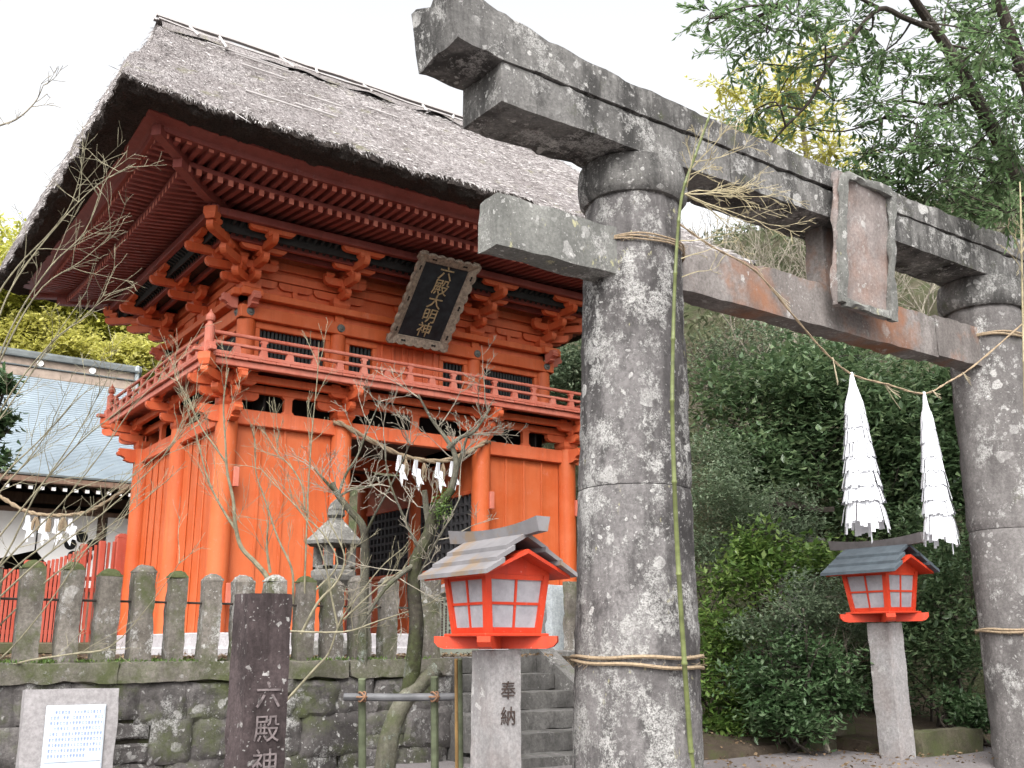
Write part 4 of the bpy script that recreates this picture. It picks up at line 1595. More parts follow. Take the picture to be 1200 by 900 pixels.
# bamboo lashed to the left pillar
def bamboo(name, pts, r0, r1, label, mat='green_bamboo', sprays=()):
    o = thing(name, pts[0], label, 'bamboo')
    mb = MB()
    out = limb(MB(), pts, r0, r1)
    # resample to nodes
    P, Rr = [], []
    m = len(out)
    for i, p in enumerate(out):
        t = i / (m - 1)
        r_ = r0 + (r1 - r0) * t
        P.append(p)
        Rr.append(r_)
        if i % 3 == 1:
            d = (out[min(i + 1, m - 1)] - p).normalized()
            P += [p + d * .006, p + d * .016, p + d * .024]
            Rr += [r_ * 1.3, r_ * 1.28, r_]
    mb.tube(P, Rr, 10)
    mb.build('culm', mat, o, True)
    mb = MB()
    for (p, d, L, kids) in sprays:
        twig(mb, p, d, L, .0045, 2, up=-.05, spread=.55, kids=kids, wob=.14, minr=.0014)
    if sprays:
        mb.build('dry_sprays', 'dry_bamboo', o)
    return o


bp = [(4.628, 4.730, 0.375), (4.500, 4.628, 0.991), (4.400, 4.546, 1.686), (4.311, 4.452, 2.391), (4.309, 4.415, 2.921), (4.318, 4.365, 3.466), (4.329, 4.302, 3.849), (4.394, 4.239, 4.107), (4.469, 4.160, 4.394)]
S0, S1 = Vector((4.341, 4.290, 3.860)), Vector((4.309, 4.315, 3.647))
spr = []
for k in range(7):
    spr.append((S0, Vector((random.uniform(.3, 1.0), random.uniform(-.6, -.1), random.uniform(-.5, .35))), random.uniform(.35, .85), 5))
for k in range(6):
    spr.append((S0 + Vector((.02 * k, 0, .05 * k)), Vector((random.uniform(-.4, 1.0), random.uniform(-.5, 0), random.uniform(.2, .9))), random.uniform(.2, .5), 5))
for k in range(3):
    spr.append((S1 - Vector((0, 0, .1 + .12 * k)), Vector((random.uniform(.4, .9), random.uniform(-.6, -.2), random.uniform(.0, .5))), random.uniform(.3, .5), 3))
bamboo('bamboo_stalk', bp, .017, .007, 'green bamboo stalk with dry sprays lashed to the left torii pillar', sprays=spr)
bp2 = [(8.367, 4.763, 0.138), (8.055, 4.360, 2.142), (7.868, 4.101, 3.602), (7.776, 3.955, 4.482), (7.783, 3.934, 4.737)]
spr2 = [(Vector((7.778, 3.999, 4.131)), Vector((-.5 + .3 * k, -.3, .7)), .35, 4) for k in range(4)] + [(Vector((7.824, 4.029, 3.933)), Vector((-.9, -.1, .9)), .4, 4)]
bamboo('bamboo_stalk', bp2, .011, .005, 'thin pale bamboo stalk beside the right torii pillar', 'dry_bamboo', spr2)

# ------------------------------------------------------------------ red votive lanterns on stone posts
def votive_lantern(x, y, zb, zg, label, tin, inscription, tilt=0.0):
    o = thing('votive_lantern', (x, y, zg), label, 'lantern', 'red lanterns on stone posts')
    T = Matrix.Translation((x, y, zb)) @ Matrix.Rotation(R(tilt), 4, 'Y')
    h = .11
    mb = MB()
    rough_box(mb, -h, h, -h, h, zg - zb - .2, -.005, .055, .003, .008, lambda p: T @ Vector(p), x)
    mb.build('stone_post', 'post_granite', o, True)
    if inscription:
        for i, ch in enumerate('奉納'):
            link('inscription', text_mesh(ch, .115, .002, 'engraved', frame_mtx((x + .012, y - h - .006, zb - .25 - .148 * i), (1, 0, 0), (0, 0, 1))), o)
    # two crossed bars under the box, along its diagonals
    for a in (45, -45):
        m = T @ Matrix.Rotation(R(a), 4, 'Z')
        mb = MB()
        mb.prism([(-.385, .075), (-.385, .04), (-.36, .012), (-.32, 0), (.32, 0), (.36, .012), (.385, .04), (.385, .075)], 1, -.04, .04, m @ Matrix.Translation((0, 0, .0 if a > 0 else .002)))
        mb.build('base_bar', 'scarlet', o)
    mb = MB().box(-.235, .235, -.235, .235, .074, .092, .004, T)
    mb.build('base_board', 'scarlet', o)
    b0, b1, z0_, z1_ = .188, .228, .092, .445
    def face(k):
        return T @ Matrix.Rotation(R(90 * k), 4, 'Z')
    for k in range(4):
        m = face(k)
        # corner post
        def lp(f, half, z): return (f, z)
        v = []
        for z, b in ((z0_, b0), (z1_, b1)):
            for dx in (-.03, .012):
                for dy in (-.012, .03):
                    v.append((b + dx, -b + dy, z))
        mb = MB().add([tuple(m @ Vector(q)) for q in v], [(0, 1, 3, 2), (4, 6, 7, 5), (0, 4, 5, 1), (2, 3, 7, 6), (0, 2, 6, 4), (1, 5, 7, 3)])
        mb.build('corner_post', 'scarlet', o)
        # rails on this face (local front at -y)
        def fx(u, z, d):
            t = (z - z0_) / (z1_ - z0_)
            b = b0 + (b1 - b0) * t
            return m @ Vector((u * b, -b + d, z))
        def slab(u0, u1, za, zb_, d0, d1, nm, mt, par):
            q = [fx(u0, za, d0), fx(u1, za, d0), fx(u1, zb_, d0), fx(u0, zb_, d0), fx(u0, za, d1), fx(u1, za, d1), fx(u1, zb_, d1), fx(u0, zb_, d1)]
            return MB().add([tuple(p) for p in q], [(0, 1, 2, 3), (7, 6, 5, 4), (0, 4, 5, 1), (1, 5, 6, 2), (2, 6, 7, 3), (3, 7, 4, 0)]).build(nm, mt, par)
        fr = slab(-.86, .86, z0_, z0_ + .035, -.004, .02, 'window_frame', 'scarlet', o)
        slab(-.86, .86, z1_ - .035, z1_, -.004, .02, 'frame_rail', 'scarlet', fr)
        slab(-.035, .035, z0_ + .035, z1_ - .035, .0, .016, 'glazing_bar', 'scarlet', fr)
        zm = (z0_ + z1_) / 2
        slab(-.86, .86, zm - .008, zm + .008, .001, .015, 'glazing_bar', 'scarlet', fr)
        for (ua, ub) in ((-.86, -.036), (.036, .86)):
            for (za, zc) in ((z0_ + .035, zm - .008), (zm + .008, z1_ - .035)):
                slab(ua, ub, za, zc, .008, .012, 'pane', 'glass_pane', fr)
    # gabled roof, ridge along y
    hw, ez, ap, ln = .315, .432, .592, .40
    for s_ in (-1, 1):
        mb = MB()
        mb.prism([(-.24, .44), (.24, .44), (.24, .462), (0, .575), (-.24, .462)], 1, s_ * .215, s_ * .235, T)
        mb.build('gable_panel', 'scarlet', o)
        for k, (ra, rb, l_) in enumerate(((.0, .50, ln - .06), (.36, .78, ln - .03), (.66, 1.06, ln))):
            q = []
            xa, xb = hw * ra, hw * rb
            za, zb_ = ap - (ap - ez) * ra, ap - (ap - ez) * rb
            off = .030 * (2 - k)
            mb = MB()
            mb.prism([(s_ * xa, za + off + .010), (s_ * xb, zb_ + off + .006), (s_ * xb, zb_ + off + .032), (s_ * xa, za + off + .040)], 1, -l_, l_, T)
            mb.build('roof_board', tin, o)
        mb = MB()
        mb.prism([(s_ * .0, ap - .03), (s_ * hw * 1.0, ez - .012), (s_ * hw * 1.0, ez + .008), (s_ * .0, ap - .005)], 1, -ln + .05, ln - .05, T)
        mb.build('roof_lining', 'scarlet', o)
    # ridge beam, swelling and rising to both ends
    mb = MB()
    N_ = 12
    for i in range(N_ + 1):
        yy = -.50 + 1.0 * i / N_
        t = abs(yy) / .50
        zt, zl = .735 + .035 * t * t, .66 + .022 * t * t
        ww = .030 + .018 * t * t
        mb.v += [tuple(T @ Vector(q)) for q in ((-ww * .7, yy, zl), (ww * .7, yy, zl), (ww * 1.1, yy, zt), (-ww * 1.1, yy, zt))]
    for i in range(N_):
        for k in range(4):
            mb.f.append((i * 4 + k, i * 4 + (k + 1) % 4, i * 4 + 4 + (k + 1) % 4, i * 4 + 4 + k))
    mb.f += [(3, 2, 1, 0), tuple(N_ * 4 + k for k in range(4))]
    mb.build('ridge_beam', tin if tin == 'lantern_tin' else 'lantern_tin_dark', o)
    return o


plain('lantern_tin_dark', (.105, .095, .095), .5, .25, 12, spec=.4)
votive_lantern(3.70, 5.45, 1.085, -.02, 'red lantern with grey roof on inscribed stone post at the foot of the steps', 'lantern_tin', True)
votive_lantern(8.31, 5.95, 1.31, .15, 'red lantern with blue-grey roof on plain stone post in front of the green shrubs', 'lantern_tin_blue', False, -1.2)

# ------------------------------------------------------------------ retaining wall with stone fence on it
wall = thing('retaining_wall', (3.0, 8.0, .1), 'mossy dry-stone retaining wall under the stone post fence', 'wall')
random.seed(21)


def wall_stone(x0, x1, z0, z1, seed, mat='wall_stone', yf=8.0, bulge=.035, q=None):
    nx, nz = 10, 7
    c00 = [random.uniform(-.03, .03) for _ in range(8)]
    mb = MB()
    cx_, cz_ = (x0 + x1) / 2, (z0 + z1) / 2
    yo = random.uniform(-.012, .012)
    def fn(a, b, c_):
        x = x0 + (x1 - x0) * a
        z = z0 + (z1 - z0) * c_
        # irregular corners
        x += c00[0] * (1 - a) * (1 - c_) + c00[1] * a * (1 - c_) + c00[2] * (1 - a) * c_ + c00[3] * a * c_
        z += c00[4] * (1 - a) * (1 - c_) + c00[5] * a * (1 - c_) + c00[6] * (1 - a) * c_ + c00[7] * a * c_
        e = min(1, 9 * min(a, 1 - a)) * min(1, 9 * min(c_, 1 - c_))
        p = Vector((x + seed, 0, z))
        y = yf + .22 * b
        if b < .5:
            y += yo - .012 * e + .012 * (1 - e) + .022 * mnoise.noise(p * 5) + .016 * mnoise.noise(p * 15) + .008 * mnoise.noise(p * 40)
        x += .012 * mnoise.noise(p * 8 + Vector((3, 0, 0)))
        z += .012 * mnoise.noise(p * 8 + Vector((0, 3, 0)))
        return (x, y, z)
    mb.grid_box(None, (nx, 1, nz), fn)
    return mb.build('wall_stone', mat, wall, True)


rows = [(-.02, .28), (.285, .57), (.575, .845)]
k = 0
for ri, (z0_, z1_) in enumerate(rows):
    x = -1.3 + ri * .17
    while x < 4.90:
        wd = random.uniform(.30, .62)
        if 4.95 - (x + wd) < .22: wd = 4.95 - x
        if random.random() < .22:
            zm = (z0_ + z1_) / 2 + random.uniform(-.03, .03)
            wall_stone(x - .006, x + wd + .006, z0_ - .012, zm + .006, k)
            wall_stone(x - .006, x + wd + .006, zm - .004, z1_ + .012, k + 9)
        else:
            wall_stone(x - .006, x + wd + .006, z0_ - .012, z1_ + random.uniform(.0, .02), k)
        x += wd
        k += 1
MB().box(-1.25, 4.93, 8.045, 8.26, -.1, .98).build('backing', 'moss_bark', wall)
x = -1.3
k = 0
while x < 4.9:
    wd = min(random.uniform(.8, 1.3), 4.96 - x)
    if 4.96 - x - wd < .3: wd = 4.96 - x
    mb = MB()
    rough_box(mb, x + .003, x + wd - .003, 7.97, 8.30, .850, .995, .06, .014, .03, None, k * 4.4)
    mb.build('coping_slab', 'coping_stone', wall, True)
    x += wd
    k += 1

fence = thing('stone_fence', (3.0, 8.14, 1.0), 'row of mossy upright stone posts threaded by an iron rod on the wall', 'fence')
random.seed(5)
px = 1.505 - .262 * 10
i = 0
pxs = []
while px < 4.60:
    h = .68 + random.uniform(-.028, .022)
    wd = .075 + random.uniform(-.009, .006)
    mb = MB()
    lean = random.uniform(-.03, .03)
    def pw(p, px=px, lean=lean):
        t = (p.z - 1.0)
        return Vector((p.x + lean * t, p.y, p.z))
    rough_box(mb, px - wd, px + wd, 8.14 - wd, 8.14 + wd, .985, 1.0 + h - .05, .05, .006, .02, pw, i * 5.7)
    post = mb.build('stone_post', 'fence_stone', fence, True)
    mb = MB()
    zt = 1.0 + h - .052
    def capf(a, b, c_, px=px, zt=zt, wd=wd, i=i, lean=lean):
        x = px + (a - .5) * 2 * wd
        y = 8.14 + (b - .5) * 2 * wd
        r_ = max(abs(a - .5), abs(b - .5)) * 2
        z = zt + c_ * .06 * (1 - .75 * r_ ** 2.5)
        q = Vector((x + i, y, z))
        k_ = .95 if c_ > 0 else .99
        return (px + lean * .64 + (x - px) * k_ + .006 * mnoise.noise(q * 20), 8.14 + (y - 8.14) * k_ + .006 * mnoise.noise(q * 20 + Vector((5, 0, 0))), z + .010 * mnoise.noise(q * 14) * c_)
    mb.grid_box(None, (6, 6, 1), capf)
    mb.build('post_cap', 'moss_cap' if i - 8 in (-5, -2, 2, 3, 4, 6, 10) else 'fence_stone', post, True)
    pxs.append(px)
    px += .262
    i += 1
mb = MB()
rough_box(mb, 4.665, 4.865, 8.03, 8.23, .985, 1.70, .05, .008, .025, None, 77)
mb.build('end_post', 'fence_stone', fence, True, 'thicker end post beside the steps')
MB().tube([(-1.2, 8.14, 1.435), (2.4, 8.14, 1.432), (4.7, 8.14, 1.43)], .009, 6).build('iron_rod', 'iron', fence, True)

# ------------------------------------------------------------------ steps up to the gate
st = thing('stone_steps', (5.7, 7.3, .15), 'flight of worn grey stone steps rising to the shrine gate', 'steps')
NS = 6
for i in range(NS):
    zt = .225 + (1.0 - .225) * i / (NS - 1)
    yf = 7.15 + .31 * i
    mb = MB()
    rough_box(mb, 4.965, 6.40, yf, yf + .42, zt - .155, zt, .06, .006, .022, None, i * 3.3)
    mb.build('step', 'step_stone', st, True)
mb = MB()
rough_box(mb, 4.97, 6.39, 7.45, 8.90, .0, .2, .15, .003, .02, None, 3)
mb.build('core', 'step_stone', st)
mb = MB()
mb.prism([(7.25, .12), (7.25, .28), (8.75, 1.12), (9.2, 1.12), (9.2, .12)], 0, 6.405, 6.60)
mb.build('stringer', 'step_stone', st)
mb = MB()
mb.prism([(7.9, .0), (7.9, .40), (8.60, .93), (9.2, .98), (9.2, .0)], 0, 4.955, 4.963)
mb.build('stringer', 'step_stone', st)

# ------------------------------------------------------------------ inscribed stone pillar and stone notice
px_, py_ = 2.46, 6.17
sp = thing('inscribed_pillar', (px_, py_, .1), 'dark square stone pillar with carved characters in front of the wall', 'stone pillar')
mb = MB()
rough_box(mb, px_ - .135, px_ + .135, py_ - .135, py_ + .135, .0, 1.415, .05, .004, .009, None, 44)
mb.build('shaft', 'pillar_stone', sp, True)
for i, ch in enumerate('六殿神社'):
    link('character', text_mesh(ch, .165, .002, 'engraved_pale', frame_mtx((px_ + .012, py_ - .141, .815 - .19 * i), (1, 0, 0), (0, 0, 1))), sp)

nb = thing('stone_notice', (1.45, 6.3, .0), 'pale stone slab holding a white panel of blue print, by the wall', 'notice')
nm = frame_mtx((1.475, 6.36, .0), (1, -.10, 0), (.015, .06, 1))
mb = MB()
rough_box(mb, -.265, .235, .0, .875, -.16, 0.0, .06, .003, .012, lambda p: nm @ Vector(p), 51)
mb.build('slab', 'sign_stone', nb, True)
MB().box(-.150, .165, .10, .785, .002, .014, .003, nm).build('panel_trim', 'steel_trim', nb)
MB().box(-.140, .155, .485, .775, .0145, .018, 0, nm).build('panel', 'white_panel', nb)
MB().box(-.140, .155, .11, .478, .0145, .018, 0, nm).build('panel', 'white_panel', nb)
mb = MB()
random.seed(3)
for (ya, n_) in ((.755, 9), (.445, 9)):
    for r_ in range(n_):
        y0_ = ya - r_ * .029
        x = -.125 + (.022 if r_ in (0, 3) else 0)
        end = .142 if r_ < n_ - 1 else .06
        while x < end:
            if random.random() < .93:
                s_ = .0155
                dense_ = random.random() < .55
                strokes = ((0, 1, .45, .62), (.1, .9, .0, .16), (.42, .58, 0, 1), (.05, .95, .84, 1.0)) if dense_ else ((.15, .85, .7, .86), (.4, .56, .1, .9), (.3, .9, .05, .2))
                for (a, b, c_, d) in strokes:
                    mb.box(x + a * s_ * .82, x + b * s_ * .82, y0_ - s_ + c_ * s_, y0_ - s_ + d * s_, .0181, .0186, 0, nm)
            x += .0165
mb.build('print', 'blue_print', nb)

# ------------------------------------------------------------------ bamboo rail
br = thing('bamboo_rail', (3.626, 6.510, 0.356), 'dark bamboo rail lashed to two bamboo stakes in front of the wall', 'railing')
for (t_, b_) in (((3.344, 6.543, 0.888), (3.460, 6.705, 0.103)), ((3.718, 6.213, 0.902), (3.835, 6.377, 0.111))):
    MB().tube([b_, t_], [.027, .026], 10).build('stake', 'weathered_bamboo', br, True)
MB().tube([(3.239, 6.590, 0.773), (3.549, 6.348, 0.769), (3.860, 6.090, 0.776)], .026, 10).build('rail', 'grey_bamboo', br, True)
for c_ in ((3.328, 6.501, 0.774), (3.710, 6.195, 0.776)):
    mb = MB()
    for k in range(3):
        a = k * 1.05
        mb.tube([Vector(c_) + Vector((.036 * math.cos(t) * math.cos(a) - .0, -.036 * math.sin(t), .036 * math.cos(t) * math.sin(a))) for t in np.linspace(0, 6.28, 13)], .006, 5)
    mb.build('lashing', 'tin_rust', br)
pole = thing('bamboo_pole', (3.805, 6.013, 0.335), 'upright brown and green split bamboo pole left of the lantern post', 'pole')
MB().tube([(3.837, 6.057, 0.120), (3.699, 5.874, 1.022)], .021, 10).build('half_pole', 'weathered_bamboo', pole, True)
MB().tube([(3.810, 6.057, 0.122), (3.675, 5.872, 1.022)], .012, 8).build('half_pole', 'brown_pole', pole, True)

# ------------------------------------------------------------------ things on the terrace
def stone_lantern(p, s, label, fire=True):
    x, y, z = p
    o = thing('stone_lantern', p, label, 'stone lantern')
    def sq(prof, name, n=4, rotd=45, mat='lantern_stone'):
        mb = MB()
        for (r_, zz) in prof:
            for k in range(n):
                th = 2 * math.pi * k / n + R(rotd)
                q = Vector((math.cos(th), math.sin(th), zz * 3))
                rr = r_ * s * (1.414 if n == 4 else 1.0) * (1 + .02 * mnoise.noise(q * 3))
                mb.v.append((x + rr * math.cos(th), y + rr * math.sin(th), z + zz * s))
        for i in range(len(prof) - 1):
            for k in range(n):
                mb.f.append((i * n + k, i * n + (k + 1) % n, (i + 1) * n + (k + 1) % n, (i + 1) * n + k))
        mb.f.append(tuple(range(n - 1, -1, -1)))
        mb.f.append(tuple((len(prof) - 1) * n + k for k in range(n)))
        return mb.build(name, mat, o)
    sq([(.30, 0), (.30, .12), (.24, .16), (.20, .20)], 'base', 6, 0)
    sq([(.155, .20), (.125, .30), (.115, .55), (.125, .72), (.155, .80)], 'shaft', 10, 0)
    sq([(.18, .80), (.27, .88), (.29, .93), (.29, .98), (.25, 1.0)], 'platform', 6, 0)
    # fire box: four corner posts, a top slab
    for sx in (-1, 1):
        for sy in (-1, 1):
            MB().box(x + s * sx * .19, x + s * sx * .095, y + s * sy * .19, y + s * sy * .095, z + 1.0 * s, z + 1.28 * s, .01).build('fire_box_post', 'lantern_stone', o)
    MB().box(x - s * .19, x + s * .19, y - s * .19, y + s * .19, z + 1.0 * s, z + 1.05 * s, .01).build('fire_box_sill', 'lantern_stone', o)
    sq([(.20, 1.27), (.36, 1.29), (.37, 1.33), (.27, 1.42), (.16, 1.53), (.10, 1.58), (.10, 1.60)], 'cap', 6, 0)
    sq([(.07, 1.60), (.11, 1.64), (.10, 1.69), (.105, 1.71), (.075, 1.78), (.01, 1.84)], 'finial', 10, 0)
    return o


stone_lantern((4.477, 9.437, 0.990), .84, 'grey stone lantern standing behind the post fence before the gate')
stone_lantern((8.801, 17.225, 1.000), .80, 'farther stone lantern half hidden behind the nearer one')

# wooden notice board and memorial tablets at the top of the steps
nb2 = thing('notice_board', (6.571, 10.547, 0.999), 'greenish wooden notice board with vertical lines of writing behind the lantern', 'notice board')
bx, by, bz = (6.571, 10.547, 0.999)
mb = MB()
mb.prism([(bx - .28, 1.0), (bx + .34, 1.0), (bx + .34, 1.93), (bx - .28, 1.68)], 1, by, by + .05)
mb.build('board', 'notice_wood', nb2)
mb = MB()
mb.prism([(bx - .33, 1.66), (bx + .40, 1.955), (bx + .40, 2.02), (bx - .33, 1.72)], 1, by - .08, by + .12)
mb.build('roof_strip', 'lantern_tin', nb2)
mb = MB()
random.seed(9)
for i in range(11):
    xx = bx + .29 - i * .051
    zt = 1.60 + .4 * (xx - bx + .28) * .4
    z = zt
    while z > 1.12:
        mb.box(xx - .011, xx + .011, by - .004, by - .001, z - .026, z)
        z -= .032 if random.random() < .9 else .06
mb.build('writing', 'engraved', nb2)
for i, (p, wd, ht, mt, lb) in enumerate((((7.309, 9.523, 1.004), .13, .78, 'tablet_pale', 'pale blue-grey stone tablet right of the steps'), ((7.370, 9.859, 1.001), .13, .72, 'post_granite', 'plain grey stone tablet with round top behind the red lantern'),
                                          ((7.258, 9.180, 1.007), .10, .80, 'fence_stone', 'mottled stone post right of the pale tablet, beside the torii pillar'))):
    x, y, z = p
    o = thing('stone_tablet', (x, y, 1.0), lb, 'stone tablet')
    mb = MB()
    rough_box(mb, x - wd, x + wd, y - .06, y + .06, .9, 1.0 + ht, .05, .004, .03, None, i * 8.0)
    mb.build('tablet', mt, o, True)
    MB().box(x - wd - .08, x + wd + .08, y - .12, y + .12, .9, 1.06, .015).build('foot', 'step_stone', o)

# kerb stones along the planted bed on the right
for i, (p, L, ht, lb) in enumerate((((8.364, 6.697, 0.150), .80, .22, 'mossy low kerb stone left of the plain lantern post'), ((9.051, 5.848, 0.150), .95, .20, 'brown low kerb stone between the plain lantern post and the right torii pillar'))):
    mb = MB()
    x, y, z = p
    rough_box(mb, x - L / 2, x + L / 2, y, y + .22, .05, .15 + ht, .06, .012, .03, None, i * 6.0)
    tag(mb.build('kerb_stone', 'kerb_stone', None, True), lb, 'kerb stone', 'kerb stones of the planted bed')
mb = MB()
mb.prism([(6.72, .10), (6.8, .22), (8.62, .50), (8.62, .0), (6.72, .0)], 0, 6.7, 8.45)
mb.prism([(6.15, .10), (6.25, .22), (8.62, .50), (8.62, .0), (6.15, .0)], 0, 8.46, 15.0)
tag(mb.build('planted_bed', 'earth'), kind='structure')

# red picket fence beside the gate
rf = thing('picket_fence', (3.2, 16.9, 1.0), 'dark red picket fence with a taller wing post left of the gate', 'fence')
FY = 16.9
random.seed(12)
MB().box(1.6, 4.30, FY - .06, FY + .06, 1.0, 1.17, .02).build('sill', 'kerb_stone', rf)
x = 1.70
while x < 4.26:
    zt = 2.22 if x < 3.02 else (2.33 + .10 * (x - 3.02) if x < 3.36 else (2.37 + .45 * (x - 3.36) if x < 3.82 else 2.585 + .28 * (x - 3.82)))
    zt += random.uniform(-.01, .01)
    gap = .058
    if 3.86 < x < 4.0 or x > 4.12: gap = .075
    MB().box(x - .021, x + .021, FY - .015, FY + .015, 1.17, zt, .004).build('picket', 'red_fence', rf)
    x += gap
for x, zt in ((3.03, 2.36), (3.80, 2.64), (4.07, 2.70)):
    MB().box(x - .045, x + .045, FY - .05, FY + .05, 1.1, zt, .008).build('post', 'red_fence', rf)
mb = MB().box(4.27, 4.43, FY - .09, FY + .09, 1.1, 2.76, .01)
mb.prism([(4.27, 2.76), (4.43, 2.76), (4.425, 2.79), (4.39, 2.825), (4.31, 2.825), (4.275, 2.79)], 1, FY - .088, FY + .088)
mb.build('end_post', 'red_fence', rf)
for z in (1.32, 1.95, 2.12):
    MB().box(1.65, 4.27, FY + .016, FY + .05, z - .03, z + .03, .004).build('rail', 'red_fence', rf)

# ------------------------------------------------------------------ worship hall behind, left
hall = thing('worship_hall', (4.0, 27.0, 1.0), 'shrine hall with pale blue-grey roof and white curtain, far left', 'building')
EY, EZ, RY, RZ = 24.7, 4.80, 29.5, 8.35
XL, XR = -6.0, 10.6
NC = 58
rowsd = 1.0 / NC
me_cache = {}
for i in range(NC):
    t0, t1 = i / NC, (i + 1) / NC
    sag = lambda t: EZ + (RZ - EZ) * (t - .16 * math.sin(math.pi * t) * .6)
    y0_, y1_ = EY + (RY - EY) * t0, EY + (RY - EY) * t1
    z0_, z1_ = sag(t0), sag(t1)
    xr = XR if t0 < .28 else XR - (t0 - .28) * 4.2
    mb = MB()
    mb.add([(XL, y0_, z0_ + .026), (xr, y0_, z0_ + .026), (xr, y1_ + .02, z1_ + .012), (XL, y1_ + .02, z1_ + .012),
            (XL, y0_, z0_), (xr, y0_, z0_), (xr, y1_ + .02, z1_ - .03), (XL, y1_ + .02, z1_ - .03)],
           [(0, 1, 2, 3), (4, 7, 6, 5), (0, 4, 5, 1), (1, 5, 6, 2), (3, 2, 6, 7), (0, 3, 7, 4)])
    mb.build('roof_course', 'roof_tile', hall)
MB().prism([(EY + .1, EZ - .09), (EY + 2.4, EZ + 1.33), (RY, RZ - .14), (RY, RZ - .2), (EY + 2.4, EZ + 1.25), (EY + .1, EZ - .14)], 0, XL, 7.4).build('roof_lining', 'dark_timber', hall)
MB().prism([(2 * RY - EY, EZ), (RY, RZ), (RY, RZ - .1), (2 * RY - EY, EZ - .1)], 0, XL, 7.4).build('roof_back', 'roof_tile', hall)
MB().box(XL, XR, EY - .04, EY + .12, EZ - .16, EZ - .01, .02).build('eave_edge', 'brown_timber', hall)
MB().box(XL, XR - .02, EY - .055, EY + .05, EZ - .008, EZ + .052, .01).build('eave_gutter', 'ridge_tin', hall)
MB().box(XL, 7.55, RY - .26, RY + .26, RZ - .25, RZ + .02, .02).build('ridge_base', 'ridge_wood', hall)
MB().box(XL, 7.56, RY - .30, RY + .30, RZ + .02, RZ + .06, .01).build('ridge_base', 'ridge_tin', hall)
MB().box(XL, 7.50, RY - .20, RY + .20, RZ + .06, RZ + .30, .02).build('ridge_box', 'ridge_wood', hall)
MB().tube([(XL, RY, RZ + .38), (7.7, RY, RZ + .38)], .16, 10).build('ridge_cap', 'ridge_tin', hall, True)
MB().box(XL, 7.62, RY - .3, RY + .3, RZ + .27, RZ + .335, .01).build('ridge_cap', 'ridge_tin', hall)
for x in (5.0, 6.35, 2.9):
    MB().tube([(x, RY - .21, RZ + .17), (x, RY - .25, RZ + .17)], .09, 12).build('crest_disc', 'curtain', hall)
MB().box(7.5, 7.62, RY - .26, RY + .26, RZ - .28, RZ + .5, .05).build('ridge_end', 'tablet_pale', hall)
random.seed(2)
x = XL
me = MB().prism([(0, -.10), (1.75, .42), (1.75, .34), (0, -.18)], 0, -.05, .05).mesh('eave_rafter', 'dark_timber')
while x < 10.4:
    link('eave_rafter', me, hall, (x, EY + .05, EZ - .12))
    MB().box(x - .045, x + .045, EY + .03, EY + .045, EZ - .30, EZ - .225).build('rafter_end', 'curtain', hall)
    x += .24
for x in (-2.4, .6, 3.55, 6.15, 9.2):
    MB().box(x - .13, x + .13, 25.95, 26.21, 1.0, 4.6, .02).build('column', 'brown_timber', hall)
MB().box(XL, 10, 26.0, 26.16, 4.36, 4.6, .02).build('beam', 'dark_timber', hall)
MB().box(XL, 10, 25.9, 26.2, 4.10, 4.24, .02).build('beam', 'brown_timber', hall)
MB().box(XL, 10, 26.9, 26.95, 1.0, 4.9).build('back_wall', 'black_board', hall)
MB().box(5.5, 10, 26.3, 26.34, 1.0, 4.1).build('white_wall', 'curtain', hall)
for x in np.arange(5.9, 9.5, .55):
    MB().box(x - .2, x + .2, 25.88, 25.91, 3.98, 4.11, .03).build('frieze_carving', 'dark_timber', hall)
# curtain gathered up in the middle
def curtain_poly(x0, x1, zl, zr):
    n = 14
    bot = []
    for i in range(n + 1):
        t = i / n
        bot.append((x0 + (x1 - x0) * t, zl + (zr - zl) * t - .18 * math.sin(math.pi * t)))
    return [(x1, 4.11), (x0, 4.11)] + bot


cu = []
for x0_, x1_, zl, zr in ((-2.3, 4.74, 1.75, 3.25), (4.78, 6.06, 3.25, 2.35), (6.30, 9.1, 1.4, 1.4)):
    mb = MB()
    mb.prism(curtain_poly(x0_, x1_, zl, zr), 1, 25.82, 25.85)
    cu.append(mb.build('curtain', 'curtain', hall))
for par, cx_, cz_ in ((cu[1], 5.74, 3.36), (cu[0], .3, 3.2)):
    for a in range(6):
        r_ = 0 if a == 5 else .255
        th = R(90 + 72 * a)
        MB().tube([(cx_ + r_ * math.cos(th), 25.81, cz_ + r_ * math.sin(th)), (cx_ + r_ * math.cos(th), 25.818, cz_ + r_ * math.sin(th))], .135 if a < 5 else .05, 20).build('crest_dot', 'black_cloth', par)

hr = thing('straw_rope', (3.0, 24.2, 3.4), 'thick straw rope with four zigzag paper streamers before the hall at far left', 'rope')
hp = [(2.726, 21.107, 4.091), (3.157, 20.900, 3.787), (3.581, 20.682, 3.529), (3.978, 20.427, 3.454), (4.423, 20.105, 3.485), (4.696, 19.866, 3.638), (5.062, 19.514, 3.944)]
mb = MB()
rope_tube(mb, hp, .042, 34)
mb.build('rope', 'rope', hr, True)
for p in ((3.599, 20.571, 3.441), (3.838, 20.422, 3.381), (4.042, 20.279, 3.381), (4.247, 20.135, 3.382)):
    mb = MB()
    shide(mb, p, (.9, -.4, 0), 1.25)
    mb.build('paper_streamer', 'paper', hr)
for p in ((3.731, 20.488, 3.411), (3.940, 20.350, 3.381), (4.142, 20.204, 3.397)):
    mb = MB()
    p = Vector(p)
    for k in range(7):
        a = random.uniform(-.05, .05)
        mb.tube([p, p + Vector((a, 0, -.1)), p + Vector((a * 1.3, 0, -.24))], [.03, .03, .02], 5)
    mb.build('straw_tassel', 'rope', hr)

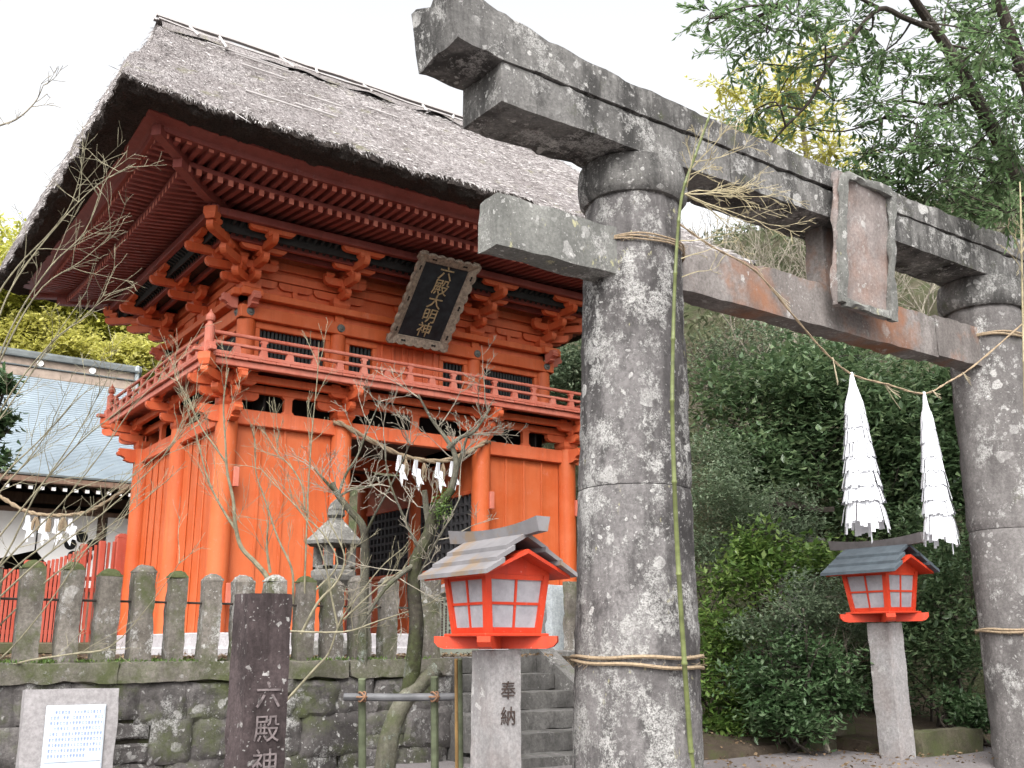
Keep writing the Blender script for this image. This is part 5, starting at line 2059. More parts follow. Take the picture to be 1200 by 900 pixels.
# ------------------------------------------------------------------ bare trees in front of the gate
random.seed(31)
plum = thing('plum_tree', (3.791, 6.939, 0.224), 'old leaning plum tree with mossy lichened trunk and bare twigs before the gate opening', 'tree')
mb = MB()
T1 = [(3.748, 6.951, 0.083), (3.732, 6.898, 0.289), (3.757, 6.880, 0.491), (3.822, 6.834, 0.696), (3.937, 6.770, 0.844), (4.051, 6.723, 0.945)]
limb(mb, T1, .085, .055, 12)
mb.build('trunk', 'lichen_bark', plum, True)
mb = MB()
T2 = [(3.880, 6.839, 0.754), (3.870, 6.762, 1.024), (3.876, 6.746, 1.266), (3.850, 6.751, 1.510), (3.834, 6.696, 1.723), (3.904, 6.661, 1.881), (3.938, 6.651, 2.040), (3.985, 6.585, 2.145), (4.033, 6.521, 2.244)]
limb(mb, T2, .062, .030, 10)
mb.build('limb', 'moss_bark', plum, True)
mb = MB()
L = []
L.append(limb(mb, [(4.025, 6.532, 2.226), (4.034, 6.478, 2.380), (4.005, 6.460, 2.503), (3.924, 6.478, 2.626), (3.828, 6.507, 2.750), (3.724, 6.526, 2.922)], .028, .007))
L.append(limb(mb, [(4.032, 6.498, 2.318), (4.078, 6.479, 2.481), (4.091, 6.431, 2.606), (4.135, 6.431, 2.709)], .018, .006))
L.append(limb(mb, [(3.964, 6.479, 2.534), (4.004, 6.366, 2.604), (4.054, 6.258, 2.637), (4.127, 6.155, 2.802)], .022, .005))
L.append(limb(mb, [(3.923, 6.674, 1.997), (3.892, 6.663, 2.102), (3.863, 6.644, 2.231)], .028, .020))
L.append(limb(mb, [(3.833, 6.706, 1.693), (3.712, 6.690, 1.613), (3.578, 6.693, 1.499), (3.457, 6.708, 1.318)], .022, .010))
L.append(limb(mb, [(3.826, 6.673, 1.815), (3.649, 6.600, 2.045), (3.537, 6.604, 2.286), (3.476, 6.572, 2.526)], .012, .004))
L.append(limb(mb, [(3.850, 6.751, 1.510), (3.849, 6.561, 1.715), (3.884, 6.331, 1.974), (3.933, 6.241, 2.152)], .010, .004))
mb.build('branches', 'lichen_bark', plum, True)
tw = MB()
random.seed(32)
for pts in L:
    n_ = 6 if pts is not L[3] else 4
    for k in range(n_):
        i = random.randrange(len(pts) // 4, len(pts))
        d = pts[min(i + 1, len(pts) - 1)] - pts[i - 1]
        d = d.normalized() + Vector((random.gauss(0, .7), random.gauss(0, .5), random.gauss(.25, .6)))
        twig(tw, pts[i], d, random.uniform(.22, .55), .0052, 2, up=.35, spread=.75, kids=4, wob=.16, minr=.0018)
tag(tw.build('twigs', 'twig_grey', plum), kind='stuff')
P = np.array([Vector((3.964, 6.562, 2.103)) + Vector((random.gauss(0, .035), random.gauss(0, .03), random.gauss(0, .06))) for _ in range(260)])
link('moss_tuft', leaf_mesh('moss_tuft', P, unit(260) + np.array([0, -.3, .3]), unit(260), rng.uniform(.015, .04, 260), rng.uniform(.006, .012, 260), 'leaf_bright'), plum)['kind'] = 'stuff'

random.seed(41)
pl2 = thing('plum_tree', (4.002, 7.824, 0.960), 'lichen-white bare plum tree beside the stone lantern', 'tree')
mb = MB()
A = limb(mb, [(4.109, 8.027, 0.874), (4.058, 7.956, 1.219), (4.019, 7.876, 1.564), (3.974, 7.801, 1.908), (3.931, 7.777, 2.080), (3.833, 7.810, 2.197), (3.733, 7.842, 2.321), (3.671, 7.853, 2.424)], .045, .022, 9)
mb.build('trunk', 'lichen_bark', pl2, True)
mb = MB()
B = [limb(mb, [(3.733, 7.842, 2.321), (3.760, 7.769, 2.493), (3.815, 7.688, 2.631), (3.854, 7.596, 2.838), (3.906, 7.485, 3.080)], .014, .004),
     limb(mb, [(3.704, 7.851, 2.355), (3.566, 7.795, 2.443), (3.496, 7.818, 2.524)], .016, .006),
     limb(mb, [(3.958, 7.791, 1.977), (3.962, 7.601, 2.171), (4.049, 7.456, 2.444), (4.112, 7.327, 2.716)], .013, .004),
     limb(mb, [(3.744, 7.834, 2.321), (3.835, 7.753, 2.376), (3.955, 7.664, 2.390)], .012, .005)]
mb.build('branches', 'lichen_bark', pl2, True)
tw = MB()
for pts in B + [A[20:]]:
    for k in range(7):
        i = random.randrange(1, len(pts))
        d = (pts[i] - pts[i - 1]).normalized() + Vector((random.gauss(0, .8), random.gauss(0, .5), random.gauss(.3, .6)))
        twig(tw, pts[i], d, random.uniform(.18, .48), .005, 2, up=.3, spread=.8, kids=3, wob=.18, minr=.0018)
tag(tw.build('twigs', 'twig_grey', pl2), kind='stuff')

random.seed(51)
sap = thing('bare_sapling', (3.605, 8.349, 0.977), 'slender bare sapling in front of the left wall boards of the gate', 'tree')
mb = MB()
S = [limb(mb, [(3.518, 8.537, 0.975), (3.455, 8.462, 1.358), (3.396, 8.416, 1.637), (3.293, 8.445, 1.777), (3.167, 8.491, 1.916), (3.097, 8.479, 2.111), (3.057, 8.449, 2.299), (2.982, 8.430, 2.529), (2.938, 8.392, 2.752), (2.874, 8.328, 3.100), (2.869, 8.245, 3.379)], .028, .005),
     limb(mb, [(3.111, 8.487, 2.055), (2.991, 8.517, 2.229), (2.872, 8.535, 2.438), (2.777, 8.526, 2.682), (2.677, 8.510, 2.961)], .013, .004),
     limb(mb, [(2.958, 8.421, 2.613), (2.855, 8.450, 2.752), (2.752, 8.479, 2.891), (2.639, 8.493, 3.100), (2.508, 8.520, 3.309)], .010, .003),
     limb(mb, [(3.634, 8.328, 0.977), (3.546, 8.230, 1.494), (3.499, 8.188, 1.735), (3.371, 8.203, 1.976), (3.254, 8.199, 2.251), (3.149, 8.198, 2.492), (3.118, 8.167, 2.664), (3.070, 8.136, 2.871)], .013, .003),
     limb(mb, [(3.661, 8.183, 0.978), (3.580, 8.081, 1.489), (3.531, 7.989, 1.898), (3.478, 7.878, 2.375), (3.437, 7.759, 2.851), (3.411, 7.650, 3.260), (3.382, 7.586, 3.532)], .010, .003),
     limb(mb, [(3.650, 8.011, 1.557), (3.764, 7.867, 1.762), (3.631, 7.887, 2.000), (3.496, 7.939, 2.136), (3.271, 8.023, 2.374), (3.114, 8.081, 2.544)], .008, .003),
     limb(mb, [(3.485, 7.936, 2.170), (3.438, 7.906, 2.374), (3.332, 7.927, 2.545), (3.231, 7.967, 2.647), (3.212, 7.927, 2.817)], .009, .003),
     limb(mb, [(3.398, 8.394, 1.707), (3.344, 8.367, 1.916), (3.324, 8.315, 2.125)], .014, .006)]
mb.build('stems', 'twig_green', sap, True)
tw = MB()
for pts in S:
    for k in range(9):
        i = random.randrange(len(pts) // 3, len(pts))
        d = (pts[i] - pts[i - 1]).normalized() + Vector((random.gauss(0, .6), random.gauss(0, .4), random.gauss(.3, .4)))
        twig(tw, pts[i], d, random.uniform(.18, .5), .0034, 1, up=.5, spread=.6, kids=4, wob=.14, minr=.0015)
tag(tw.build('twigs', 'twig_green', sap), kind='stuff')

random.seed(52)
sh = thing('bare_shoots', (3.574, 7.388, 0.895), 'low bare shrub with long arching twigs at the fence left of the plum trunk', 'shrub')
mb = MB()
S = [limb(mb, [(3.221, 7.576, 0.681), (3.372, 7.393, 0.928), (3.448, 7.301, 1.052), (3.472, 7.237, 1.206), (3.501, 7.178, 1.330), (3.593, 7.056, 1.515), (3.696, 6.926, 1.700), (3.808, 6.809, 1.824)], .010, .003),
     limb(mb, [(3.076, 7.386, 1.216), (3.463, 7.117, 1.205), (3.658, 6.958, 1.278), (3.852, 6.797, 1.358), (4.044, 6.633, 1.450)], .008, .003),
     limb(mb, [(3.260, 7.389, 1.193), (3.331, 7.269, 1.422), (3.428, 7.153, 1.576), (3.442, 7.085, 1.762), (3.312, 7.100, 2.008)], .012, .005),
     limb(mb, [(3.478, 7.223, 1.237), (3.410, 7.204, 1.453), (3.332, 7.182, 1.700), (3.217, 7.186, 1.946), (3.086, 7.220, 2.131)], .009, .003),
     limb(mb, [(3.505, 7.184, 1.299), (3.671, 7.001, 1.515), (3.808, 6.863, 1.651), (3.948, 6.730, 1.763)], .008, .003)]
mb.build('stems', 'twig_green', sh, True)
tw = MB()
for pts in S:
    for k in range(6):
        i = random.randrange(len(pts) // 4, len(pts))
        d = (pts[i] - pts[i - 1]).normalized() + Vector((random.gauss(0, .5), random.gauss(0, .4), random.gauss(.3, .4)))
        twig(tw, pts[i], d, random.uniform(.2, .5), .0032, 1, up=.4, spread=.6, kids=4, wob=.12, minr=.0015)
tag(tw.build('twigs', 'twig_green', sh), kind='stuff')

random.seed(61)
wb = thing('bare_tree', (1.085, 8.482, 0.560), 'bare tree reaching in from the left edge with long slanting shoots', 'tree')
mb = MB()
S = []
tr = limb(mb, [(1.137, 8.607, 0.041), (1.043, 8.422, 0.849), (0.989, 8.245, 1.541), (0.911, 8.084, 2.233), (0.825, 7.912, 2.983), (0.744, 7.736, 3.733), (0.718, 7.557, 4.368), (0.689, 7.434, 4.829)], .07, .006, 9)
mb.build('trunk', 'lichen_bark', wb, True)
mb = MB()
WP = [[(1.123, 8.330, 0.964), (1.185, 8.066, 1.481), (1.327, 7.818, 1.764), (1.515, 7.540, 2.042), (1.683, 7.259, 2.373), (1.820, 7.002, 2.700), (1.985, 6.760, 2.911)],
      [(1.106, 8.306, 1.080), (1.281, 8.037, 1.541), (1.530, 7.771, 1.830), (1.739, 7.550, 2.061), (1.908, 7.376, 2.234), (2.117, 7.156, 2.465), (2.285, 6.981, 2.638)],
      [(1.189, 8.320, 0.849), (1.392, 8.063, 1.080), (1.576, 7.785, 1.424), (1.750, 7.497, 1.821), (1.908, 7.293, 1.988), (2.040, 7.106, 2.153)],
      [(1.031, 8.251, 1.426), (1.158, 7.978, 2.062), (1.312, 7.793, 2.353), (1.427, 7.654, 2.587), (1.526, 7.543, 2.764)],
      [(0.994, 8.169, 1.772), (1.182, 7.913, 2.236), (1.346, 7.745, 2.471), (1.501, 7.583, 2.707), (1.582, 7.482, 2.914)],
      [(1.096, 8.241, 1.310), (1.265, 7.889, 1.707), (1.357, 7.592, 2.094), (1.463, 7.324, 2.360), (1.528, 7.104, 2.563), (1.568, 6.904, 2.761)],
      [(1.189, 8.320, 0.849), (1.440, 7.975, 0.995), (1.696, 7.654, 1.053), (1.898, 7.372, 1.110), (2.057, 7.044, 1.410), (2.147, 6.775, 1.675)],
      [(0.945, 8.132, 2.003), (1.057, 7.986, 2.476), (1.213, 7.844, 2.841), (1.371, 7.698, 3.212), (1.515, 7.578, 3.529)],
      [(1.046, 8.222, 1.483), (1.299, 7.802, 1.995), (1.554, 7.401, 2.440), (1.782, 7.073, 2.708), (1.912, 6.817, 2.971)],
      [(1.113, 8.265, 1.195), (1.445, 7.800, 1.652), (1.762, 7.382, 1.986), (1.982, 7.044, 2.285), (2.092, 6.810, 2.495)],
      [(1.163, 8.284, 1.022), (1.471, 8.107, 1.432), (1.756, 7.978, 1.738), (2.013, 7.894, 1.963)],
      [(0.859, 7.959, 2.752), (0.958, 7.675, 3.383), (1.061, 7.499, 3.654), (1.217, 7.297, 3.889), (1.306, 7.155, 4.084), (1.329, 7.024, 4.391)],
      [(0.902, 8.019, 2.464), (1.009, 7.752, 3.287), (1.099, 7.642, 3.642), (1.292, 7.452, 4.025), (1.487, 7.290, 4.313), (1.702, 7.149, 4.485)],
      [(0.936, 8.067, 2.233), (1.027, 7.774, 2.923), (1.111, 7.575, 3.323), (1.253, 7.355, 3.664), (1.410, 7.160, 3.889), (1.468, 7.008, 4.199), (1.567, 6.854, 4.423)],
      [(0.919, 8.043, 2.349), (1.095, 7.691, 3.162), (1.238, 7.495, 3.545), (1.436, 7.323, 3.726), (1.586, 7.185, 3.908)],
      [(0.970, 8.115, 2.003), (1.097, 7.702, 2.675), (1.302, 7.310, 3.105), (1.448, 7.049, 3.246), (1.520, 6.841, 3.382)]]
S = []
for pts in WP:
    S.append(limb(mb, pts, .0075, .002, 6))
mb.build('shoots', 'twig_green', wb, True)
tw = MB()
for pts in S:
    for k in range(7):
        i = random.randrange(len(pts) // 3, len(pts))
        d = (pts[i] - pts[i - 1]).normalized() + Vector((random.gauss(0, .5), random.gauss(0, .4), random.gauss(.15, .4)))
        twig(tw, pts[i], d, random.uniform(.2, .5), .0034, 1, up=.2, spread=.7, kids=4, wob=.12, minr=.0015)
tag(tw.build('twigs', 'twig_green', wb), kind='stuff')

# evergreen sprig at the left edge
eg = thing('evergreen_branch', (1.110, 8.834, 2.616), 'dark broad-leaved evergreen branch at the left edge before the hall roof', 'shrub')
mb = MB()
limb(mb, [(0.986, 9.001, 2.359), (1.155, 8.783, 2.680), (1.225, 8.654, 2.937), (1.251, 8.576, 3.129)], .02, .006)
limb(mb, [(1.110, 8.834, 2.616), (1.241, 8.733, 2.648), (1.319, 8.648, 2.744)], .012, .005)
mb.build('stem', 'dark_bark', eg, True)
foliage('foliage', [((1.129, 8.701, 3.001), .15), ((1.161, 8.769, 2.712), .13), ((1.244, 8.680, 2.808), .06), ((1.259, 8.770, 2.488), .07), ((1.215, 8.617, 3.078), .05)], 60, 5, .075, 'leaf_camellia', eg, .05, 1.0)

# ------------------------------------------------------------------ shrubs behind the torii
def shrub(label, lobes, clumps, per, leaf, mat, base, clump_r=.10, squash=.85, stem='dark_bark', name='evergreen_shrub', nst=7, cat='shrub', droop=.1):
    cxs = np.mean([c_ for c_, r_ in lobes], axis=0)
    base = (cxs[0], cxs[1], base if base > -50 else hill_z(cxs[0], cxs[1]) - .1)
    o = thing(name, base, label, cat)
    mb = MB()
    b = Vector(base)
    for (c_, r_) in lobes:
        for k in range(max(1, nst // len(lobes))):
            e = Vector(c_) + Vector((random.gauss(0, r_ * .4), random.gauss(0, r_ * .4), random.gauss(0, r_ * .3)))
            m_ = b.lerp(e, .45) + Vector((random.gauss(0, .1), random.gauss(0, .1), random.gauss(0, .05)))
            pts = limb(mb, [b + Vector((random.gauss(0, .16), random.gauss(0, .16), -.05)), m_, e], .017, .006, 6)
            for q in range(4):
                i = random.randrange(len(pts) // 3, len(pts))
                twig(mb, pts[i], Vector((random.gauss(0, 1), random.gauss(0, 1), random.gauss(.3, .6))), r_ * .9, .007, 1, up=.2, kids=4)
    mb.build('stems', stem, o, True)
    foliage('foliage', lobes, clumps, per, leaf, mat, o, clump_r, squash, droop)
    return o


random.seed(71)
shrub('glossy dark camellia shrub on the gravel just left of the plain lantern post', [((7.809, 6.608, 0.736), .36), ((7.715, 6.895, 0.836), .30), ((8.048, 6.403, 0.858), .32), ((7.808, 6.516, 0.427), .22), ((7.684, 6.772, 0.492), .24), ((8.264, 6.449, 0.625), .18), ((7.998, 6.643, 1.008), .3)],
      105, 14, .075, 'leaf_camellia', .2, .075)
shrub('spreading grey-green holly shrub with bare grey limbs above the camellia', [((8.053, 6.864, 1.389), .34), ((8.349, 6.639, 1.446), .36), ((7.910, 7.123, 1.287), .28), ((8.690, 6.562, 1.329), .30), ((8.348, 6.826, 1.657), .30)],
      130, 15, .052, 'leaf_fine', .2, .075, .6, 'twig_grey', nst=10)
shrub('bright yellow-green bush beside the left torii pillar', [((8.277, 7.623, 1.689), .42), ((8.751, 7.478, 1.894), .46), ((9.151, 7.285, 2.018), .36), ((7.979, 7.702, 1.295), .34), ((8.608, 7.748, 2.159), .35)],
      100, 12, .090, 'leaf_bright', .2, .09)
shrub('low green bush at the foot of the left torii pillar', [((7.742, 7.531, 0.757), .34), ((7.731, 7.409, 0.363), .24), ((7.749, 7.551, 1.083), .25), ((8.066, 7.482, 0.589), .25)],
      95, 12, .080, 'leaf_bright', .2, .085)
shrub('fine-leaved grey-green shrub close behind the left torii pillar', [((8.664, 8.301, 2.688), .55), ((9.039, 8.219, 2.511), .45), ((8.654, 8.237, 2.104), .50), ((9.525, 8.214, 2.645), .45), ((9.607, 7.987, 2.380), .36), ((9.017, 8.510, 3.248), .45)],
      150, 15, .055, 'leaf_fine', .2, .085)
shrub('dark shrub filling the gap between the plain lantern post and right torii pillar', [((10.226, 6.571, 1.483), .50), ((10.050, 6.619, 0.913), .48), ((10.149, 6.959, 1.220), .45), ((10.317, 6.378, 1.087), .42), ((10.568, 6.511, 1.714), .4), ((9.877, 7.136, 1.264), .42), ((10.787, 6.768, 2.015), .45)],
      100, 12, .085, 'leaf_dark', .2, .09)
shrub('small sprouting shrub on the bare soil beside the right torii pillar', [((9.678, 6.011, 0.463), .20), ((9.732, 6.197, 0.556), .16), ((9.663, 5.924, 0.374), .14)], 70, 9, .075, 'leaf_camellia', .2, .06)
shrub('dim understorey shrub deep behind the plain lantern post', [((9.989, 7.606, 0.715), .45), ((10.771, 7.526, 0.423), .40), ((9.735, 7.854, 0.897), .5), ((10.363, 7.680, 1.660), .6), ((11.208, 7.400, 2.276), .6), ((9.278, 8.204, 0.803), .5)], 80, 12, .085, 'leaf_dark', .2, .10)
shrub('broad dark evergreen tree in the middle of the wood behind the tassels', [((11.083, 9.533, 4.214), 1.0), ((11.534, 8.924, 4.344), .9), ((11.793, 8.542, 3.773), 1.0), ((11.036, 8.971, 3.291), .85), ((10.603, 9.465, 3.490), .7), ((11.492, 8.543, 2.824), .7), ((11.968, 9.284, 5.044), .7)],
      70, 13, .125, 'leaf_dark', .6, .14, name='evergreen_tree', cat='tree', nst=16)
shrub('dark evergreen tree behind the right paper tassel and pillar', [((12.441, 8.156, 3.549), .95), ((12.903, 7.861, 4.268), .95), ((12.044, 8.155, 2.825), .7), ((12.396, 7.752, 2.922), .7), ((12.706, 8.440, 4.473), .8), ((12.776, 7.438, 3.481), .8), ((13.209, 7.338, 4.449), .8)],
      70, 13, .125, 'leaf_dark', .6, .14, name='evergreen_tree', cat='tree', nst=16)
shrub('thin grey-green tree with dark stems under the torii tie beam', [((12.813, 10.922, 5.977), .85), ((13.419, 10.561, 5.774), .8), ((11.937, 11.075, 5.436), .6), ((13.879, 10.107, 5.384), .8), ((12.311, 10.895, 5.172), .7)], 40, 12, .085, 'leaf_fine', -99, .14, name='evergreen_tree', cat='tree', nst=26)
shrub('pale green bush on the bank between the gate and left torii pillar', [((14.388, 18.259, 7.208), .9), ((14.737, 17.894, 7.594), .9), ((14.763, 19.239, 7.262), .7), ((15.041, 17.979, 6.633), .9)], 60, 13, .12, 'leaf_fine', -99, .18)

# half-hidden stone lantern in the shrubs
hl = thing('stone_lantern', (10.158, 8.658, 0.195), 'stone lantern with dark flat roof half buried in the shrubs', 'stone lantern')
x, y, z = (9.940, 8.351, 1.673)
mb = MB()
rough_box(mb, x - .13, x + .13, y - .13, y + .13, .2, 2.26, .06, .006, .02, None, 2)
mb.build('shaft', 'post_granite', hl, True)
mb = MB()
rough_box(mb, x - .30, x + .30, y - .3, y + .3, 2.28, 2.36, .06, .01, .03, None, 5)
mb.build('platform', 'lantern_stone', hl, True)
mb = MB()
rough_box(mb, x - .14, x + .14, y - .14, y + .14, 2.36, 2.64, .06, .006, .02, None, 4)
mb.build('fire_box', 'lantern_stone', hl, True)
mb = MB()
rough_box(mb, x - .40, x + .40, y - .40, y + .40, 2.64, 2.71, .07, .008, .02, lambda p: Vector((p.x, p.y, p.z + .03 * (abs(p.x - x) / .40) ** 2)), 6)
mb.build('roof', 'dark_bark', hl, True)

# ------------------------------------------------------------------ tall trees overhanging at the upper right
def canopy_tree(label, base, limbs, sprays, leaf, mat, per, spray_r, bark='dark_bark', name='broadleaf_tree', twl=.5):
    o = thing(name, base, label, 'tree')
    mb = MB()
    out = []
    for (pts, r0, r1) in limbs:
        out.append(limb(mb, pts, r0, r1, 9))
    mb.build('trunk', bark, o, True)
    allp = [p for ps in out for p in ps]
    tw = MB()
    P, Dv = [], []
    for (c_, r_, n_) in sprays:
        c_ = Vector(c_)
        near = min(allp, key=lambda p: (p - c_).length)
        limb(tw, [near, near.lerp(c_, .5) + Vector((random.gauss(0, .08), random.gauss(0, .08), random.gauss(0, .08))), c_], .012, .005, 5)
        for k in range(n_):
            d = Vector((random.gauss(0, 1), random.gauss(0, 1), random.gauss(-.05, .55))).normalized()
            s_ = c_ + d * r_ * random.uniform(0, .55)
            tips = []
            e = s_ + d * spray_r * random.uniform(.6, 1.3)
            tw.tube([c_.lerp(s_, .6), s_, s_.lerp(e, .5) + Vector((0, 0, .02)), e], [.004, .0035, .003, .0018], 4, cap=False)
            m_ = per
            for q in range(m_):
                t = (q + random.random()) / m_
                pos = s_.lerp(e, t)
                ld = (e - s_).normalized() + Vector((random.gauss(0, .55), random.gauss(0, .55), random.gauss(-.15, .4)))
                P.append(pos)
                Dv.append(ld)
    tag(tw.build('twigs', bark, o), kind='stuff')
    P, Dv = np.array(P), np.array(Dv)
    n_ = len(P)
    L = leaf * rng.uniform(.6, 1.25, n_)
    me = leaf_mesh('foliage', P, Dv, np.cross(Dv, np.array([0, 0, 1.])) + unit(n_) * .35, L, L * rng.uniform(.30, .42, n_), mat, .18)
    link('foliage', me, o)
    return o


random.seed(81)
canopy_tree('tall broad-leaved tree with a thick slanting limb over the right half of the torii', (11.468, 5.452, 0.249),
            [([(11.518, 5.522, -0.088), (10.737, 5.025, 3.277), (10.170, 4.901, 4.958), (9.746, 4.950, 5.757), (9.280, 4.971, 6.337), (8.942, 4.970, 6.699), (8.618, 4.981, 6.987), (8.194, 4.953, 7.224), (7.782, 4.897, 7.525), (7.305, 4.829, 8.009), (7.000, 4.727, 8.622)], .11, .012),
             ([(8.618, 4.981, 6.987), (8.091, 4.987, 6.941), (7.733, 4.999, 6.900), (7.405, 5.093, 6.529), (7.091, 5.189, 6.116), (6.941, 5.265, 5.804), (6.675, 5.432, 5.461), (6.526, 5.639, 5.132)], .030, .008),
             ([(9.169, 4.992, 6.520), (8.737, 5.119, 6.276), (8.289, 5.200, 6.214), (8.062, 5.299, 6.004)], .022, .006),
             ([(7.717, 5.005, 6.915), (7.138, 5.043, 6.886), (6.629, 5.220, 6.651), (6.186, 5.328, 6.494), (5.964, 5.529, 6.349)], .018, .005),
             ([(9.746, 4.950, 5.757), (9.250, 5.035, 5.791), (8.735, 5.186, 5.659), (8.401, 5.358, 5.453)], .022, .006)],
            [((6.049, 5.551, 6.521), 0.25, 14),
             ((6.658, 5.744, 6.774), 0.30, 18),
             ((6.552, 5.318, 6.416), 0.35, 25),
             ((6.936, 6.222, 6.806), 0.22, 12),
             ((6.990, 5.802, 6.473), 0.25, 16),
             ((6.651, 5.110, 6.469), 0.35, 25),
             ((6.841, 5.058, 6.174), 0.30, 20),
             ((7.426, 5.977, 6.385), 0.30, 18),
             ((6.581, 5.593, 5.753), 0.22, 14),
             ((7.179, 6.285, 5.934), 0.20, 11),
             ((7.519, 5.825, 5.977), 0.22, 12),
             ((7.621, 5.225, 6.861), 0.35, 25),
             ((8.195, 5.570, 6.735), 0.35, 25),
             ((8.054, 5.177, 6.675), 0.35, 27),
             ((8.252, 5.061, 6.411), 0.35, 27),
             ((7.795, 5.150, 6.030), 0.30, 24),
             ((7.907, 4.851, 5.756), 0.35, 27),
             ((7.708, 4.887, 5.373), 0.30, 24),
             ((7.828, 5.313, 5.584), 0.28, 16),
             ((8.275, 4.890, 5.627), 0.35, 33),
             ((9.054, 5.101, 5.762), 0.35, 33),
             ((8.177, 4.873, 5.205), 0.30, 27),
             ((8.108, 5.180, 5.218), 0.28, 22),
             ((9.405, 5.087, 6.141), 0.35, 33),
             ((9.105, 4.855, 5.451), 0.35, 33),
             ((8.733, 4.927, 6.325), 0.30, 24),
             ((8.893, 4.761, 6.672), 0.35, 25),
             ((9.458, 5.207, 5.402), 0.30, 29),
             ((8.666, 4.499, 4.902), 0.30, 29),
             ((9.042, 5.233, 5.350), 0.25, 22),
             ((7.203, 5.225, 4.953), 0.20, 12),
             ((7.660, 5.235, 5.120), 0.20, 14),
             ((8.577, 5.281, 5.114), 0.20, 16),
             ((8.698, 4.396, 5.889), 0.35, 31),
             ((9.036, 4.579, 5.633), 0.35, 31),
             ((8.331, 4.274, 6.486), 0.35, 24),
             ((7.289, 5.250, 5.911), 0.20, 11),
             ((7.680, 5.369, 5.827), 0.20, 9),
             ((7.967, 5.615, 5.523), 0.25, 14),
             ((8.310, 5.519, 5.581), 0.30, 22),
             ((8.196, 5.338, 5.170), 0.25, 22),
             ((7.785, 5.431, 5.012), 0.22, 14),
             ((8.089, 5.470, 8.013), 0.40, 14),
             ((8.215, 5.086, 7.733), 0.40, 14),
             ((7.273, 5.261, 7.812), 0.35, 12),
             ((7.531, 4.924, 8.281), 0.40, 14),
             ((6.817, 4.612, 8.340), 0.35, 14),
             ((6.803, 5.145, 6.984), 0.30, 11),
             ((7.313, 4.387, 7.529), 0.40, 14)], .080, 'leaf_tree', 14, .28)
canopy_tree('second tall tree with a dark upright trunk at the upper right corner', (13.906, 6.313, 0.087),
            [([(13.965, 6.396, -0.314), (12.867, 5.922, 3.691), (12.060, 5.680, 6.294), (11.553, 5.553, 7.444), (11.159, 5.505, 8.083), (10.864, 5.452, 8.514), (10.503, 5.312, 8.969), (10.171, 5.187, 10.123), (9.917, 5.036, 11.180)], .13, .02),
             ([(11.451, 5.532, 7.742), (10.955, 5.615, 7.781), (10.511, 5.665, 7.815), (10.090, 5.828, 7.835)], .03, .008)],
            [((10.903, 5.930, 8.562), 0.45, 28),
             ((11.374, 5.770, 8.537), 0.45, 28),
             ((11.387, 5.511, 8.054), 0.45, 28),
             ((11.085, 5.804, 7.749), 0.45, 28),
             ((11.349, 5.586, 7.280), 0.45, 28),
             ((11.223, 6.280, 8.268), 0.40, 22),
             ((11.170, 5.785, 6.536), 0.45, 30),
             ((10.799, 5.915, 6.268), 0.45, 30),
             ((10.465, 6.031, 7.199), 0.40, 22),
             ((11.361, 5.823, 5.841), 0.40, 26),
             ((10.360, 5.828, 8.411), 0.40, 22),
             ((11.179, 5.992, 5.747), 0.40, 26),
             ((10.664, 6.103, 5.769), 0.40, 22),
             ((10.752, 5.338, 9.095), 0.50, 19),
             ((10.321, 5.441, 9.668), 0.50, 19),
             ((10.833, 5.217, 10.487), 0.50, 19),
             ((10.011, 5.102, 10.926), 0.50, 22),
             ((9.643, 5.380, 10.226), 0.40, 15),
             ((10.920, 5.005, 9.191), 0.50, 19)], .095, 'leaf_tree', 12, .3)
canopy_tree('yellow-leaved tree glowing behind the torii lintel', (19.517, 15.373, 4.911),
            [([(19.931, 15.441, 3.757), (19.194, 14.644, 7.988), (18.557, 14.195, 10.871), (18.002, 13.928, 12.986)], .16, .05), ([(18.776, 14.161, 10.487), (17.766, 14.452, 11.831), (16.893, 14.766, 12.791)], .06, .02), ([(18.521, 14.042, 11.448), (18.789, 13.495, 12.603)], .05, .02)],
            [((17.501, 13.453, 13.689), 0.80, 30),
             ((17.670, 14.329, 13.950), 0.70, 27),
             ((17.202, 14.715, 13.752), 0.70, 24),
             ((17.218, 15.314, 13.131), 0.70, 24),
             ((16.925, 14.046, 12.486), 0.80, 30),
             ((17.677, 13.560, 12.719), 0.80, 30),
             ((17.346, 13.839, 11.890), 0.80, 30),
             ((18.162, 13.411, 12.057), 0.70, 27),
             ((17.475, 15.060, 12.432), 0.70, 21),
             ((17.463, 13.024, 14.111), 0.60, 18),
             ((17.829, 13.999, 13.402), 0.70, 24),
             ((18.452, 13.329, 11.578), 0.70, 24),
             ((16.066, 14.598, 13.536), 0.50, 12)], .17, 'leaf_gold', 16, .6, 'twig_grey')

